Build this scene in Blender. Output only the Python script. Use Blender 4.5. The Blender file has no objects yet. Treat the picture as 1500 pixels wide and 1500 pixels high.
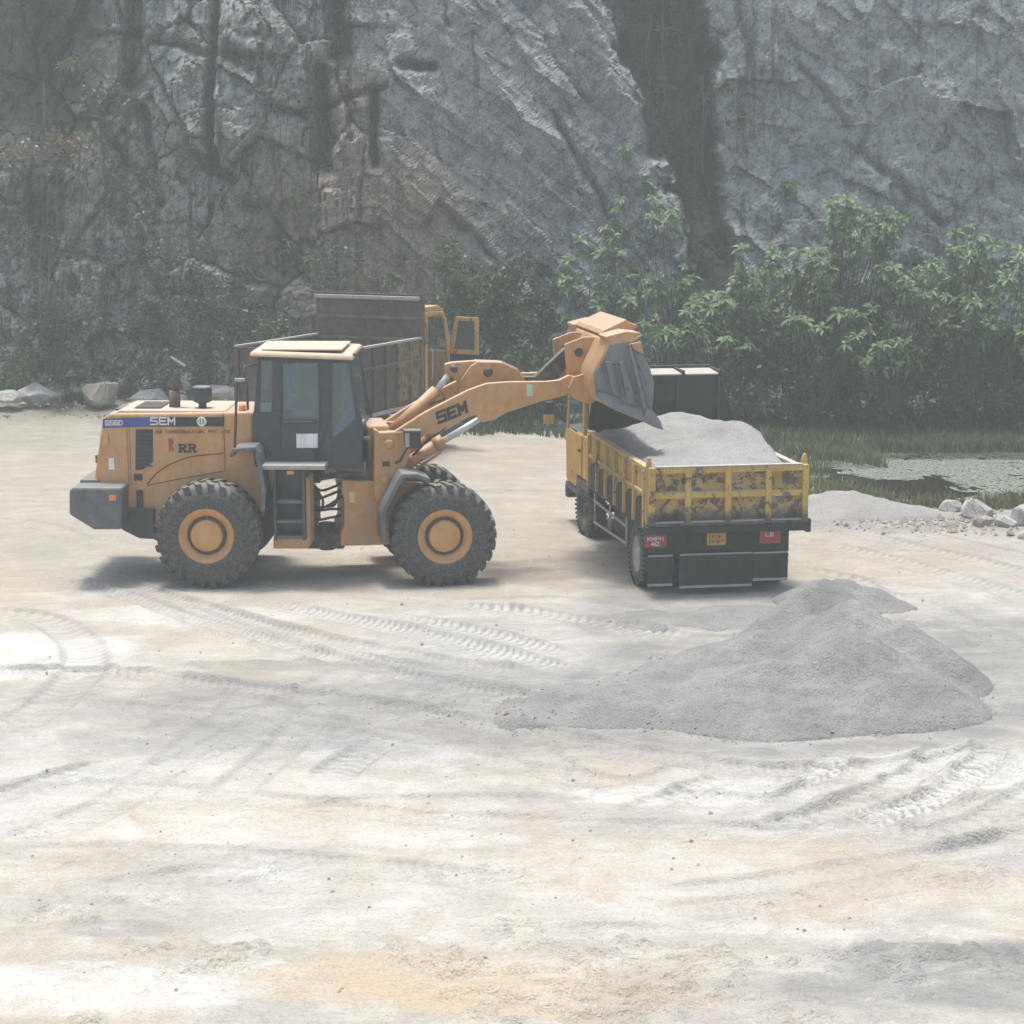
import bpy, bmesh, math, random
import numpy as np
from mathutils import Vector, Matrix

# ------------------------------------------------------------------ camera, sky, sun, exposure
SC = bpy.context.scene
COL = SC.collection
cam_data = bpy.data.cameras.new("camera")
cam_data.lens = 69.84
cam_data.sensor_width = 36.0
cam_data.clip_start = 0.1
cam_data.clip_end = 4000.0
cam = bpy.data.objects.new("camera", cam_data)
COL.objects.link(cam)
cam.location = (0.0, 0.0, 6.2)
cam.rotation_euler = (math.radians(90.0 - 9.864), 0.0, 0.0)
SC.camera = cam

SUN_EL = math.radians(81.0)
SUN_AZ = math.radians(-35.0)          # clockwise from +Y (the cliff side), negative = towards -X
world = bpy.data.worlds.new("World")
SC.world = world
world.use_nodes = True
wn = world.node_tree
sky = wn.nodes.new("ShaderNodeTexSky")
sky.sky_type = 'NISHITA'
sky.sun_disc = False
sky.sun_elevation = SUN_EL
sky.sun_rotation = SUN_AZ
sky.air_density = 1.0
sky.dust_density = 4.0
sky.ozone_density = 1.0
wn.links.new(sky.outputs[0], wn.nodes["Background"].inputs[0])
wn.nodes["Background"].inputs[1].default_value = 0.15

sun_data = bpy.data.lights.new("sun", 'SUN')
sun_data.energy = 2.6
sun_data.angle = math.radians(12.0)
sun_data.color = (1.0, 0.975, 0.89)
sun = bpy.data.objects.new("sun", sun_data)
COL.objects.link(sun)
sd = Vector((math.sin(SUN_AZ) * math.cos(SUN_EL), math.cos(SUN_AZ) * math.cos(SUN_EL), math.sin(SUN_EL)))
sun.rotation_euler = sd.to_track_quat('Z', 'Y').to_euler()
sun.location = (0, 20, 40)

SC.view_settings.view_transform = 'Standard'
SC.view_settings.look = 'None'
SC.view_settings.exposure = 0.50
SC.view_settings.gamma = 1.0
SC.view_settings.use_curve_mapping = False
SC.render.engine = 'CYCLES'
SC.cycles.use_denoising = True
SC.cycles.use_adaptive_sampling = True
SC.cycles.adaptive_threshold = 0.03
SC.cycles.max_bounces = 5
SC.cycles.volume_bounces = 1
SC.cycles.transparent_max_bounces = 12

R = random.Random(11)
RNG = np.random.default_rng(7)
PI = math.pi

# ------------------------------------------------------------------ helpers
def link(name, me, mat=None, parent=None, kind=None, label=None, category=None, group=None):
    o = bpy.data.objects.new(name, me)
    COL.objects.link(o)
    if mat is not None and me is not None and not me.materials:
        me.materials.append(mat)
    if parent is not None:
        o.parent = parent
    for k, v in (("kind", kind), ("label", label), ("category", category), ("group", group)):
        if v:
            o[k] = v
    return o

def empty(name, loc, rz, label, category, group=None):
    o = link(name, None, label=label, category=category, group=group)
    o.location = loc
    o.rotation_euler = (0, 0, rz)
    o.empty_display_size = 0.3
    return o

class MB:
    """collects shapes; build() links them as one mesh object"""
    def __init__(self, xf=None):
        self.v = []; self.f = []; self.s = []; self.xf = xf
    def add(self, vs, fs, smooth=False):
        n = len(self.v)
        self.v += [tuple(p) for p in vs]
        self.f += [tuple(i + n for i in f) for f in fs]
        self.s += [smooth] * len(fs)
        return self
    def box(self, x0, x1, y0, y1, z0, z1):
        if x0 > x1: x0, x1 = x1, x0
        if y0 > y1: y0, y1 = y1, y0
        if z0 > z1: z0, z1 = z1, z0
        return self.add([(x0,y0,z0),(x1,y0,z0),(x1,y1,z0),(x0,y1,z0),(x0,y0,z1),(x1,y0,z1),(x1,y1,z1),(x0,y1,z1)],
                        [(0,3,2,1),(4,5,6,7),(0,1,5,4),(1,2,6,5),(2,3,7,6),(3,0,4,7)])
    def prism(self, pts, y0, y1, axis='y'):
        """polygon in (x,z) [axis y], (y,z) [axis x] or (x,y) [axis z] extruded from y0 to y1"""
        n = len(pts)
        def P(p, t):
            return {'y': (p[0], t, p[1]), 'x': (t, p[0], p[1]), 'z': (p[0], p[1], t)}[axis]
        a = sum(pts[i][0] * pts[(i+1) % n][1] - pts[(i+1) % n][0] * pts[i][1] for i in range(n))
        q = list(pts) if a > 0 else list(reversed(pts))
        if axis == 'y':
            lo, hi = max(y0, y1), min(y0, y1)
        else:
            lo, hi = min(y0, y1), max(y0, y1)
        vs = [P(p, lo) for p in q] + [P(p, hi) for p in q]
        fs = [tuple(reversed(range(n))), tuple(range(n, 2*n))]
        fs += [(i, (i+1) % n, n + (i+1) % n, n + i) for i in range(n)]
        return self.add(vs, fs)
    def sheet(self, pts, y0, y1, t):
        """open profile in (x,z), thickened by t and extruded y0..y1"""
        k = len(pts); out = []; inn = []
        for i, p in enumerate(pts):
            a = pts[max(i-1, 0)]; b = pts[min(i+1, k-1)]
            dx, dz = b[0]-a[0], b[1]-a[1]; L = math.hypot(dx, dz) or 1
            out.append(p); inn.append((p[0] - dz/L*t, p[1] + dx/L*t))
        vs = [(p[0], y0, p[1]) for p in out] + [(p[0], y1, p[1]) for p in out] + [(p[0], y0, p[1]) for p in inn] + [(p[0], y1, p[1]) for p in inn]
        fs = []
        for i in range(k-1):
            fs += [(i, i+1, k+i+1, k+i), (2*k+i, 3*k+i, 3*k+i+1, 2*k+i+1), (i, 2*k+i, 2*k+i+1, i+1), (k+i, k+i+1, 3*k+i+1, 3*k+i)]
        fs += [(0, k, 3*k, 2*k), (k-1, 3*k-1, 4*k-1, 2*k-1)]
        return self.add(vs, fs, False)
    def tube(self, pts, r, seg=10, cap=True, r2=None):
        pts = [Vector(p) for p in pts]; m = len(pts)
        vs = []; fs = []
        t0 = (pts[1]-pts[0]).normalized()
        ref = Vector((0,0,1)) if abs(t0.z) < 0.9 else Vector((1,0,0))
        n = t0.cross(ref).normalized()
        for i, p in enumerate(pts):
            t = (pts[min(i+1,m-1)] - pts[max(i-1,0)]).normalized()
            n = (n - t*n.dot(t)).normalized(); b = t.cross(n)
            rr = r if r2 is None else r + (r2-r)*i/(m-1)
            for j in range(seg):
                a = 2*PI*j/seg
                vs.append(p + (n*math.cos(a) + b*math.sin(a))*rr)
        for i in range(m-1):
            for j in range(seg):
                k = (j+1) % seg
                fs.append((i*seg+j, i*seg+k, (i+1)*seg+k, (i+1)*seg+j))
        self.add(vs, fs, True)
        if cap:
            o = len(self.v) - len(vs)
            self.f += [tuple(o+j for j in reversed(range(seg))), tuple(o+(m-1)*seg+j for j in range(seg))]
            self.s += [False, False]
        return self
    def lathe(self, prof, c, axis='y', seg=40, smooth=True, closed=False):
        """prof = [(radius, along axis)...] about an axis through c"""
        vs = []; fs = []; m = len(prof)
        for (r, h) in prof:
            for j in range(seg):
                a = 2*PI*j/seg
                u, w = r*math.cos(a), r*math.sin(a)
                vs.append({'y': (c[0]+u, c[1]+h, c[2]+w), 'z': (c[0]+u, c[1]+w, c[2]+h), 'x': (c[0]+h, c[1]+u, c[2]+w)}[axis])
        for i in range(m-1 if not closed else m):
            i2 = (i+1) % m
            for j in range(seg):
                k = (j+1) % seg
                fs.append((i*seg+j, i2*seg+j, i2*seg+k, i*seg+k))
        return self.add(vs, fs, smooth)
    def cyl(self, p, q, r, seg=16):
        return self.tube([p, q], r, seg)
    def build(self, name, mat, parent=None, bevel=0.0, **kw):
        vs = self.v if self.xf is None else [self.xf(p) for p in self.v]
        me = bpy.data.meshes.new(name)
        me.from_pydata(vs, [], self.f)
        me.polygons.foreach_set("use_smooth", self.s)
        bm = bmesh.new(); bm.from_mesh(me)
        bmesh.ops.recalc_face_normals(bm, faces=bm.faces)
        bm.to_mesh(me); bm.free()
        me.update()
        o = link(name, me, mat, parent, **kw)
        if bevel:
            md = o.modifiers.new("edge", 'BEVEL'); md.width = bevel; md.segments = 2
            md.limit_method = 'ANGLE'; md.angle_limit = math.radians(38)
        return o

def raw_mesh(name, V, F, smooth=False):
    """V (n,3) array, F (m,3|4) array"""
    V = np.asarray(V, np.float32); F = np.asarray(F, np.int32)
    me = bpy.data.meshes.new(name)
    me.vertices.add(len(V)); me.vertices.foreach_set("co", V.ravel())
    k = F.shape[1]
    me.loops.add(F.size); me.loops.foreach_set("vertex_index", F.ravel())
    me.polygons.add(len(F)); me.polygons.foreach_set("loop_start", np.arange(0, F.size, k, dtype=np.int32))
    me.polygons.foreach_set("loop_total", np.full(len(F), k, np.int32))
    me.polygons.foreach_set("use_smooth", np.full(len(F), smooth, bool))
    me.update(calc_edges=True)
    return me

def grid_faces(nr, nc):
    i = np.arange(nr*nc).reshape(nr, nc)
    return np.stack([i[:-1,:-1], i[:-1,1:], i[1:,1:], i[1:,:-1]], -1).reshape(-1, 4)

def attr(me, name, arr):
    a = me.attributes.new(name, 'FLOAT_COLOR', 'POINT')
    a.data.foreach_set("color", np.asarray(arr, np.float32).ravel())

# numpy noise
def _h(ix, iy, s):
    n = (ix.astype(np.int64)*374761393 + iy.astype(np.int64)*668265263 + s*1442695041) & 0xffffffff
    n = ((n ^ (n >> 13))*1274126177) & 0xffffffff
    n = n ^ (n >> 16)
    return (n & 0xffff)/65535.0
def vnoise(x, y, s=0):
    ix = np.floor(x); iy = np.floor(y); fx = x-ix; fy = y-iy
    ux = fx*fx*fx*(fx*(fx*6-15)+10); uy = fy*fy*fy*(fy*(fy*6-15)+10)
    a = _h(ix,iy,s); b = _h(ix+1,iy,s); c = _h(ix,iy+1,s); d = _h(ix+1,iy+1,s)
    return (a*(1-ux)+b*ux)*(1-uy) + (c*(1-ux)+d*ux)*uy
def fbm(x, y, o=4, s=0, g=0.5):
    t = 0; a = 1.0; n = 0
    for i in range(o):
        t = t + a*vnoise(x*2**i + 17.3*i, y*2**i - 9.1*i, s+i); n += a; a *= g
    return t/n - 0.5
def ridged(x, y, o=3, s=0):
    t = 0; a = 1.0; n = 0
    for i in range(o):
        t = t + a*(1-np.abs(2*vnoise(x*2**i+5.2*i, y*2**i+3.7*i, s+i)-1)); n += a; a *= 0.5
    return t/n
def voro(x, y, s=0):
    """tilted facets per cell, edge distance"""
    ix = np.floor(x); iy = np.floor(y)
    d1 = np.full(x.shape, 9.0); d2 = d1.copy(); h = np.zeros(x.shape)
    for dx in (-1,0,1):
        for dy in (-1,0,1):
            cx = ix+dx; cy = iy+dy
            px = cx+_h(cx,cy,s); py = cy+_h(cx,cy,s+1)
            ex = x-px; ey = y-py; d = ex*ex+ey*ey
            hh = _h(cx,cy,s+2)-0.5 + ex*(_h(cx,cy,s+3)-0.5)*1.3 + ey*(_h(cx,cy,s+4)-0.5)*1.3
            near = d < d1
            d2 = np.where(near, d1, np.minimum(d2, d)); h = np.where(near, hh, h); d1 = np.where(near, d, d1)
    return h, np.sqrt(d2)-np.sqrt(d1)
def sstep(a, b, x):
    t = np.clip((x-a)/(b-a), 0, 1); return t*t*(3-2*t)
def polyd(X, Y, pts):
    """distance to a polyline, arc length along it, signed side offset"""
    best = np.full(X.shape, 1e9); arc = np.zeros(X.shape); side = np.zeros(X.shape); L0 = 0.0
    for (ax, ay), (bx, by) in zip(pts[:-1], pts[1:]):
        dx, dy = bx-ax, by-ay; L = math.hypot(dx, dy)
        t = np.clip(((X-ax)*dx+(Y-ay)*dy)/(L*L), 0, 1)
        qx = X-ax-t*dx; qy = Y-ay-t*dy; d = np.hypot(qx, qy)
        m = d < best
        best = np.where(m, d, best); arc = np.where(m, L0+t*L, arc)
        side = np.where(m, np.sign(dx*(Y-ay)-dy*(X-ax))*d, side); L0 += L
    return best, arc, side
def spline(pts, n=8):
    P = [np.array(p, float) for p in pts]; P = [2*P[0]-P[1]] + P + [2*P[-1]-P[-2]]; out = []
    for i in range(1, len(P)-2):
        for k in range(n):
            t = k/n
            out.append(tuple(0.5*((2*P[i])+(P[i+1]-P[i-1])*t+(2*P[i-1]-5*P[i]+4*P[i+1]-P[i+2])*t*t+(3*P[i]-P[i-1]-3*P[i+1]+P[i+2])*t**3)))
    out.append(tuple(P[-2])); return out

# ------------------------------------------------------------------ materials
class NT:
    def __init__(self, name):
        self.m = bpy.data.materials.new(name); self.m.use_nodes = True
        self.t = self.m.node_tree; self.b = self.t.nodes["Principled BSDF"]
        self.out = self.t.nodes["Material Output"]
    def n(self, kind, **kw):
        x = self.t.nodes.new(kind)
        for k, v in kw.items(): setattr(x, k, v)
        return x
    def l(self, a, b): self.t.links.new(a, b)
    def coord(self, scale=(1,1,1), obj=True):
        tc = self.n("ShaderNodeTexCoord"); mp = self.n("ShaderNodeMapping")
        mp.inputs["Scale"].default_value = scale
        self.l(tc.outputs["Object"], mp.inputs[0]); return mp.outputs[0]
    def noise(self, scale, detail=6, rough=0.6, vec=None, dist=0.0):
        x = self.n("ShaderNodeTexNoise"); x.inputs["Scale"].default_value = scale
        x.inputs["Detail"].default_value = max(1.0, min(detail, 6.5 - math.log2(max(scale, 0.3)))); x.inputs["Roughness"].default_value = rough
        x.inputs["Distortion"].default_value = dist
        if vec is not None: self.l(vec, x.inputs["Vector"])
        return x.outputs["Fac"]
    def ramp(self, fac, stops):
        x = self.n("ShaderNodeValToRGB"); e = x.color_ramp.elements
        while len(e) < len(stops): e.new(0.5)
        for el, (p, c) in zip(e, stops):
            el.position = p; el.color = (c if len(c) == 4 else (*c, 1)) if not isinstance(c, (int, float)) else (c, c, c, 1)
        self.l(fac, x.inputs[0]); return x.outputs[0]
    def mix(self, fac, a, b, mode='MIX'):
        x = self.n("ShaderNodeMix"); x.data_type = 'RGBA'; x.blend_type = mode
        for s, v in ((0, fac), (6, a), (7, b)):
            if isinstance(v, (int, float)): x.inputs[s].default_value = v
            elif isinstance(v, tuple): x.inputs[s].default_value = (*v, 1)
            else: self.l(v, x.inputs[s])
        return x.outputs[2]
    def math(self, op, a, b=None):
        x = self.n("ShaderNodeMath"); x.operation = op
        for s, v in ((0, a), (1, b)):
            if v is None: continue
            if isinstance(v, (int, float)): x.inputs[s].default_value = v
            else: self.l(v, x.inputs[s])
        return x.outputs[0]
    def bump(self, h, strength=0.3, dist=0.02, normal=None):
        x = self.n("ShaderNodeBump"); x.inputs["Strength"].default_value = strength; x.inputs["Distance"].default_value = dist
        self.l(h, x.inputs["Height"])
        if normal is not None: self.l(normal, x.inputs["Normal"])
        self.l(x.outputs[0], self.b.inputs["Normal"]); return x.outputs[0]
    def fin(self, col=None, rough=None, metal=None):
        for k, v in (("Base Color", col), ("Roughness", rough), ("Metallic", metal)):
            if v is None: continue
            if isinstance(v, tuple): self.b.inputs[k].default_value = (*v, 1)
            elif isinstance(v, (int, float)): self.b.inputs[k].default_value = v
            else: self.l(v, self.b.inputs[k])
        return self.m

DUST = (0.52, 0.47, 0.41)
def painted(name, col, dust=0.35, rough=0.5, rust=0.0, rustcol=(0.07, 0.04, 0.025), scale=3.0, metal=0.0):
    """paint with fine dust film, streaks and chipped rust"""
    t = NT(name); v = t.coord()
    var = t.mix(t.ramp(t.noise(scale*0.8, 5, 0.6, v), [(0.3, 0), (0.75, 1)]), tuple(c*0.82 for c in col), tuple(min(1, c*1.1) for c in col))
    st = t.coord((scale*2.4, scale*2.4, scale*0.35))
    streak = t.ramp(t.noise(1.0, 6, 0.65, st), [(0.45, 0), (0.8, 1)])
    var = t.mix(t.math('MULTIPLY', streak, 0.5), var, tuple(c*0.45 for c in col))
    if rust:
        rn = t.ramp(t.noise(scale*2.3, 9, 0.68, v, 0.4), [(0.62-rust*0.25, 0), (0.66-rust*0.25, 1)])
        rc = t.mix(t.noise(scale*9, 4, 0.6, v), rustcol, tuple(c*2.2 for c in rustcol))
        var = t.mix(rn, var, rc)
    dn = t.ramp(t.noise(scale*1.7, 8, 0.7, v), [(0.35, 0), (0.8, 1)])
    geo = t.n("ShaderNodeNewGeometry"); sep = t.n("ShaderNodeSeparateXYZ"); t.l(geo.outputs["Normal"], sep.inputs[0])
    upf = t.math('MAXIMUM', sep.outputs[2], 0.0)
    amt = t.math('MULTIPLY', t.math('ADD', t.math('MULTIPLY', t.math('POWER', upf, 2.0), 1.0), t.math('MULTIPLY', dn, 0.8)), dust)
    c = t.mix(amt, var, DUST)
    t.bump(t.noise(scale*20, 4, 0.6, v), 0.08, 0.01)
    return t.fin(c, t.math('ADD', rough, t.math('MULTIPLY', dn, 0.25)), metal)

M = {}
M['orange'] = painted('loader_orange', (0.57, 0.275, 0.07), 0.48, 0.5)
M['sunlit_orange'] = painted('dusty_sunlit_orange', (0.66, 0.47, 0.28), 0.55, 0.6)  # loader orange made paler: sun on roof and hood top put into the colour
M['cabgrey'] = painted('cab_charcoal', (0.03, 0.035, 0.042), 0.10, 0.45)
M['fender'] = painted('fender_grey', (0.085, 0.095, 0.105), 0.25, 0.5)
M['black'] = painted('black_steel', (0.014, 0.014, 0.015), 0.10, 0.6)
M['darksteel'] = painted('dark_greasy_steel', (0.03, 0.026, 0.022), 0.25, 0.6, 0.3)
M['rubber'] = painted('dusty_rubber', (0.04, 0.042, 0.044), 0.26, 0.85, 0, scale=14)
M['truckrubber'] = painted('truck_rubber', (0.025, 0.024, 0.022), 0.35, 0.85, 0, scale=5)
M['wear'] = painted('polished_bucket_steel', (0.20, 0.205, 0.215), 0.12, 0.42, 0.04, (0.06,0.05,0.045), 2.0, 0.1)
M['chrome'] = painted('cylinder_chrome', (0.72, 0.72, 0.73), 0.05, 0.3, metal=0.3)
M['white'] = painted('white_paint', (0.78, 0.77, 0.74), 0.08, 0.5)
M['blue'] = painted('blue_decal', (0.035, 0.06, 0.32), 0.16, 0.5)
M['ink'] = painted('black_lettering', (0.02, 0.018, 0.016), 0.12, 0.6)
M['faint'] = painted('faded_lettering', (0.17, 0.08, 0.035), 0.3, 0.6)
M['red'] = painted('red_lettering', (0.50, 0.06, 0.05), 0.2, 0.5)
M['amber'] = painted('amber_lens', (0.75, 0.28, 0.04), 0.1, 0.3)
M['hub'] = painted('hub_orange', (0.60, 0.29, 0.08), 0.30, 0.5)
M['hubdark'] = painted('hub_groove_brown', (0.14, 0.06, 0.03), 0.2, 0.6)
M['paper'] = painted('white_paper', (0.8, 0.8, 0.79), 0.02, 0.7)
M['sticker'] = painted('pale_green_sticker', (0.55, 0.66, 0.45), 0.05, 0.6)
M['lime'] = painted('yellow_sticker', (0.75, 0.72, 0.18), 0.05, 0.6)
M['curtain'] = painted('blue_cloth', (0.14, 0.46, 0.66), 0.05, 0.9)
M['tarp'] = painted('blue_sheet', (0.06, 0.22, 0.62), 0.05, 0.6)
M['seat'] = painted('seat_fabric', (0.05, 0.05, 0.05), 0.1, 0.9)
M['tyellow'] = painted('truck_yellow', (0.60, 0.34, 0.045), 0.30, 0.55, 0.03)
M['peel'] = painted('peeling_truck_yellow', (0.62, 0.36, 0.04), 0.22, 0.6, 0.72, (0.06, 0.035, 0.022), 3.2)
M['peel2'] = painted('dusty_side_yellow', (0.55, 0.34, 0.08), 0.40, 0.65, 0.08, (0.09, 0.055, 0.03), 2.4)
M['brown'] = painted('brown_bed_paint', (0.06, 0.032, 0.028), 0.20, 0.6, 0.45, (0.05, 0.03, 0.022), 2.5)
M['brownin'] = painted('dusty_bed_lining', (0.10, 0.075, 0.062), 0.35, 0.7, 0.3, (0.06, 0.04, 0.03), 2.0)
M['rail'] = painted('worn_bare_rail', (0.36, 0.35, 0.33), 0.5, 0.55)
M['olive'] = painted('brown_yellow_panel', (0.22, 0.14, 0.04), 0.25, 0.6, 0.55, (0.05, 0.035, 0.02), 2.5)
M['redsign'] = painted('red_sign', (0.42, 0.035, 0.03), 0.18, 0.4)
M['plate'] = painted('number_plate_yellow', (0.62, 0.33, 0.04), 0.25, 0.5)
M['rust'] = painted('rusty_pipe', (0.10, 0.045, 0.03), 0.2, 0.8, 0.5)

def glass(name, tint, gl=0.12):
    t = NT(name); tr = t.n("ShaderNodeBsdfTransparent"); tr.inputs[0].default_value = (*tint, 1)
    g = t.n("ShaderNodeBsdfGlossy"); g.inputs["Roughness"].default_value = 0.06; g.inputs[0].default_value = (0.9, 0.95, 1, 1)
    d = t.n("ShaderNodeBsdfDiffuse"); d.inputs[0].default_value = (0.36, 0.37, 0.36, 1)
    fr = t.n("ShaderNodeFresnel"); fr.inputs[0].default_value = 1.5
    f = t.math('ADD', fr.outputs[0], gl*0.3)
    mx = t.n("ShaderNodeMixShader"); t.l(f, mx.inputs[0]); t.l(tr.outputs[0], mx.inputs[1]); t.l(g.outputs[0], mx.inputs[2])
    m2 = t.n("ShaderNodeMixShader"); dn = t.ramp(t.noise(3.0, 5, 0.6, t.coord()), [(0.3, gl*0.5), (0.8, gl*1.5)])
    t.l(dn, m2.inputs[0]); t.l(mx.outputs[0], m2.inputs[1]); t.l(d.outputs[0], m2.inputs[2])
    t.l(m2.outputs[0], t.out.inputs[0]); return t.m
M['glass'] = glass('dusty_cab_glass', (0.60, 0.80, 0.84), 0.08)
M['tglass'] = glass('truck_glass', (0.45, 0.55, 0.53), 0.2)

def mat_ground():
    t = NT('quarry_dust'); v = t.coord()
    at = t.n("ShaderNodeAttribute"); at.attribute_name = "zones"
    sp = t.n("ShaderNodeSeparateColor"); t.l(at.outputs["Color"], sp.inputs[0])
    a2 = t.n("ShaderNodeAttribute"); a2.attribute_name = "wear"  # light and shade of the track relief, carried as colour
    s2 = t.n("ShaderNodeSeparateColor"); t.l(a2.outputs["Color"], s2.inputs[0])
    big = t.noise(0.22, 6, 0.6, v, 0.6); mid = t.noise(1.3, 9, 0.7, v, 0.6); fine = t.noise(34, 6, 0.72, v)
    st = t.noise(1.0, 9, 0.7, t.coord((1.0, 1.7, 1)), 0.7)
    clod_shade = t.noise(1.0, 5, 0.7, t.coord((3.2, 11.0, 1)), 0.9)
    c = t.mix(t.ramp(big, [(0.38, 0), (0.62, 1)]), (0.39, 0.382, 0.352), (0.455, 0.40, 0.32))
    c = t.mix(t.ramp(st, [(0.45, 0), (0.66, 0.9)]), c, (0.545, 0.528, 0.482))
    c = t.mix(t.math('MULTIPLY', t.ramp(mid, [(0.48, 0), (0.68, 1)]), 0.6), c, (0.345, 0.322, 0.283))
    c = t.mix(t.math('MULTIPLY', sp.outputs[1], t.ramp(mid, [(0.35, 0.15), (0.62, 1)])), c, (0.49, 0.395, 0.28))
    c = t.mix(t.math('MULTIPLY', sp.outputs[2], t.ramp(mid, [(0.35, 1.0), (0.65, 0.35)])), c, (0.68, 0.68, 0.655))
    grey = t.mix(t.ramp(mid, [(0.35, 0), (0.65, 1)]), (0.17, 0.175, 0.175), (0.27, 0.267, 0.26))
    c = t.mix(t.math('MULTIPLY', sp.outputs[0], t.ramp(st, [(0.3, 1), (0.68, 0.45)])), c, grey)
    c = t.mix(s2.outputs[0], c, (0.25, 0.24, 0.22))
    c = t.mix(s2.outputs[1], c, (0.63, 0.63, 0.605))
    soil = t.mix(mid, (0.10, 0.09, 0.06), (0.16, 0.14, 0.09))
    c = t.mix(at.outputs["Alpha"], c, soil)
    c = t.mix(t.math('MULTIPLY', t.ramp(clod_shade, [(0.62, 0), (0.70, 0.6)]), t.ramp(mid, [(0.42, 0), (0.58, 1)])), c, (0.23, 0.20, 0.175))  # short dark dashes: clod shadows put into the dust colour
    c = t.mix(t.ramp(fine, [(0.25, 0.4), (0.5, 0)]), c, (0.22, 0.195, 0.17))
    hm = t.math('ADD', t.math('MULTIPLY', t.noise(5, 9, 0.74, v, 0.4), 1.0), t.math('ADD', t.math('MULTIPLY', fine, 0.4), t.math('MULTIPLY', clod_shade, -0.5)))
    t.bump(hm, 0.85, 0.07)
    return t.fin(c, 0.95)
def mat_sand(name, a, b, bumpd=0.03):
    t = NT(name); v = t.coord()
    n1 = t.noise(1.2, 8, 0.65, v, 0.4); n2 = t.noise(40, 5, 0.75, v)
    c = t.mix(t.ramp(n1, [(0.3, 0), (0.7, 1)]), a, b)
    c = t.mix(t.ramp(n2, [(0.3, 0.55), (0.55, 0)]), c, tuple(x*0.6 for x in a))
    t.bump(t.math('ADD', t.math('MULTIPLY', n2, 0.5), t.noise(9, 6, 0.7, v)), 0.5, bumpd)
    return t.fin(c, 0.95)
def mat_rock_wall():
    t = NT('quarry_rock'); v = t.coord()
    at = t.n("ShaderNodeAttribute"); at.attribute_name = "zones"
    sp = t.n("ShaderNodeSeparateColor"); t.l(at.outputs["Color"], sp.inputs[0])
    n1 = t.noise(0.45, 8, 0.65, v, 0.3); n2 = t.noise(2.4, 10, 0.76, v, 0.15); n3 = t.noise(11, 8, 0.78, v, 0.1)
    vs = t.noise(1.0, 8, 0.68, t.coord((2.4, 1.0, 0.16)), 0.5)
    rot = t.n("ShaderNodeMapping"); rot.inputs["Rotation"].default_value = (0, math.radians(42), 0); tc = t.n("ShaderNodeTexCoord"); t.l(tc.outputs["Object"], rot.inputs[0])
    sc = t.n("ShaderNodeMapping"); sc.inputs["Scale"].default_value = (0.55, 1.0, 3.2); t.l(rot.outputs[0], sc.inputs[0])
    gr = t.noise(1.0, 9, 0.76, sc.outputs[0], 0.25)
    def crack(vec, scale, w):
        wob = t.n("ShaderNodeVectorMath"); wob.operation = 'MULTIPLY_ADD'; nn = t.n("ShaderNodeTexNoise"); nn.inputs["Scale"].default_value = 2.5; nn.inputs["Detail"].default_value = 3
        t.l(v, nn.inputs["Vector"]); t.l(nn.outputs["Color"], wob.inputs[0]); wob.inputs[1].default_value = (0.35, 0.35, 0.35); t.l(vec, wob.inputs[2])
        vo = t.n("ShaderNodeTexVoronoi"); vo.feature = 'DISTANCE_TO_EDGE'; vo.inputs["Scale"].default_value = scale; t.l(wob.outputs[0], vo.inputs["Vector"])
        return t.ramp(vo.outputs["Distance"], [(0.0, 1), (w, 0)])
    k1 = crack(t.coord((0.9, 0.5, 0.55)), 0.8, 0.025); k2 = crack(sc.outputs[0], 0.9, 0.05)
    brk = t.ramp(t.noise(0.9, 4, 0.6, v), [(0.50, 0), (0.62, 1)])
    c = t.mix(t.ramp(n1, [(0.36, 0), (0.64, 1)]), (0.155, 0.182, 0.172), (0.31, 0.338, 0.318))
    c = t.mix(t.ramp(n2, [(0.46, 0.0), (0.62, 0.9)]), c, (0.37, 0.40, 0.378))
    c = t.mix(t.ramp(n2, [(0.36, 0.85), (0.48, 0)]), c, (0.07, 0.08, 0.074))
    slab = t.mix(t.ramp(gr, [(0.38, 0), (0.62, 1)]), (0.20, 0.217, 0.224), (0.41, 0.43, 0.436))
    slab = t.mix(t.ramp(n2, [(0.36, 0.6), (0.50, 0)]), slab, (0.13, 0.14, 0.142))
    c = t.mix(t.math('MULTIPLY', sp.outputs[0], t.ramp(n1, [(0.3, 0.95), (0.7, 0.6)])), c, slab)
    st = t.mix(t.ramp(vs, [(0.38, 0), (0.62, 1)]), (0.17, 0.115, 0.08), (0.40, 0.315, 0.24))
    c = t.mix(t.math('MULTIPLY', sp.outputs[1], 0.9), c, st)
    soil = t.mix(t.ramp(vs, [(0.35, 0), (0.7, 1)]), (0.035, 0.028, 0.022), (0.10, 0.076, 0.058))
    c = t.mix(sp.outputs[2], c, soil)  # earth in the cleft; in the upper left corner it also paints shade
    c = t.mix(t.math('MULTIPLY', t.ramp(vs, [(0.53, 0), (0.62, 1)]), t.math('SUBTRACT', 0.95, t.math('MULTIPLY', sp.outputs[0], 0.6))), c, (0.045, 0.05, 0.045))
    moss = t.ramp(t.noise(1.7, 9, 0.76, v, 0.3), [(0.48, 0), (0.58, 1)])
    c = t.mix(t.math('MULTIPLY', moss, at.outputs["Alpha"]), c, (0.06, 0.085, 0.05))
    c = t.mix(t.ramp(n3, [(0.34, 0.75), (0.48, 0)]), c, (0.055, 0.06, 0.057))
    c = t.mix(t.ramp(n3, [(0.56, 0), (0.70, 0.35)]), c, (0.42, 0.445, 0.43))
    dr = t.n("ShaderNodeAttribute"); dr.attribute_name = "dark_streak"
    c = t.mix(t.math('MULTIPLY', dr.outputs["Fac"], t.ramp(n2, [(0.36, 1.0), (0.66, 0.45)])), c, (0.028, 0.029, 0.027))
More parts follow.
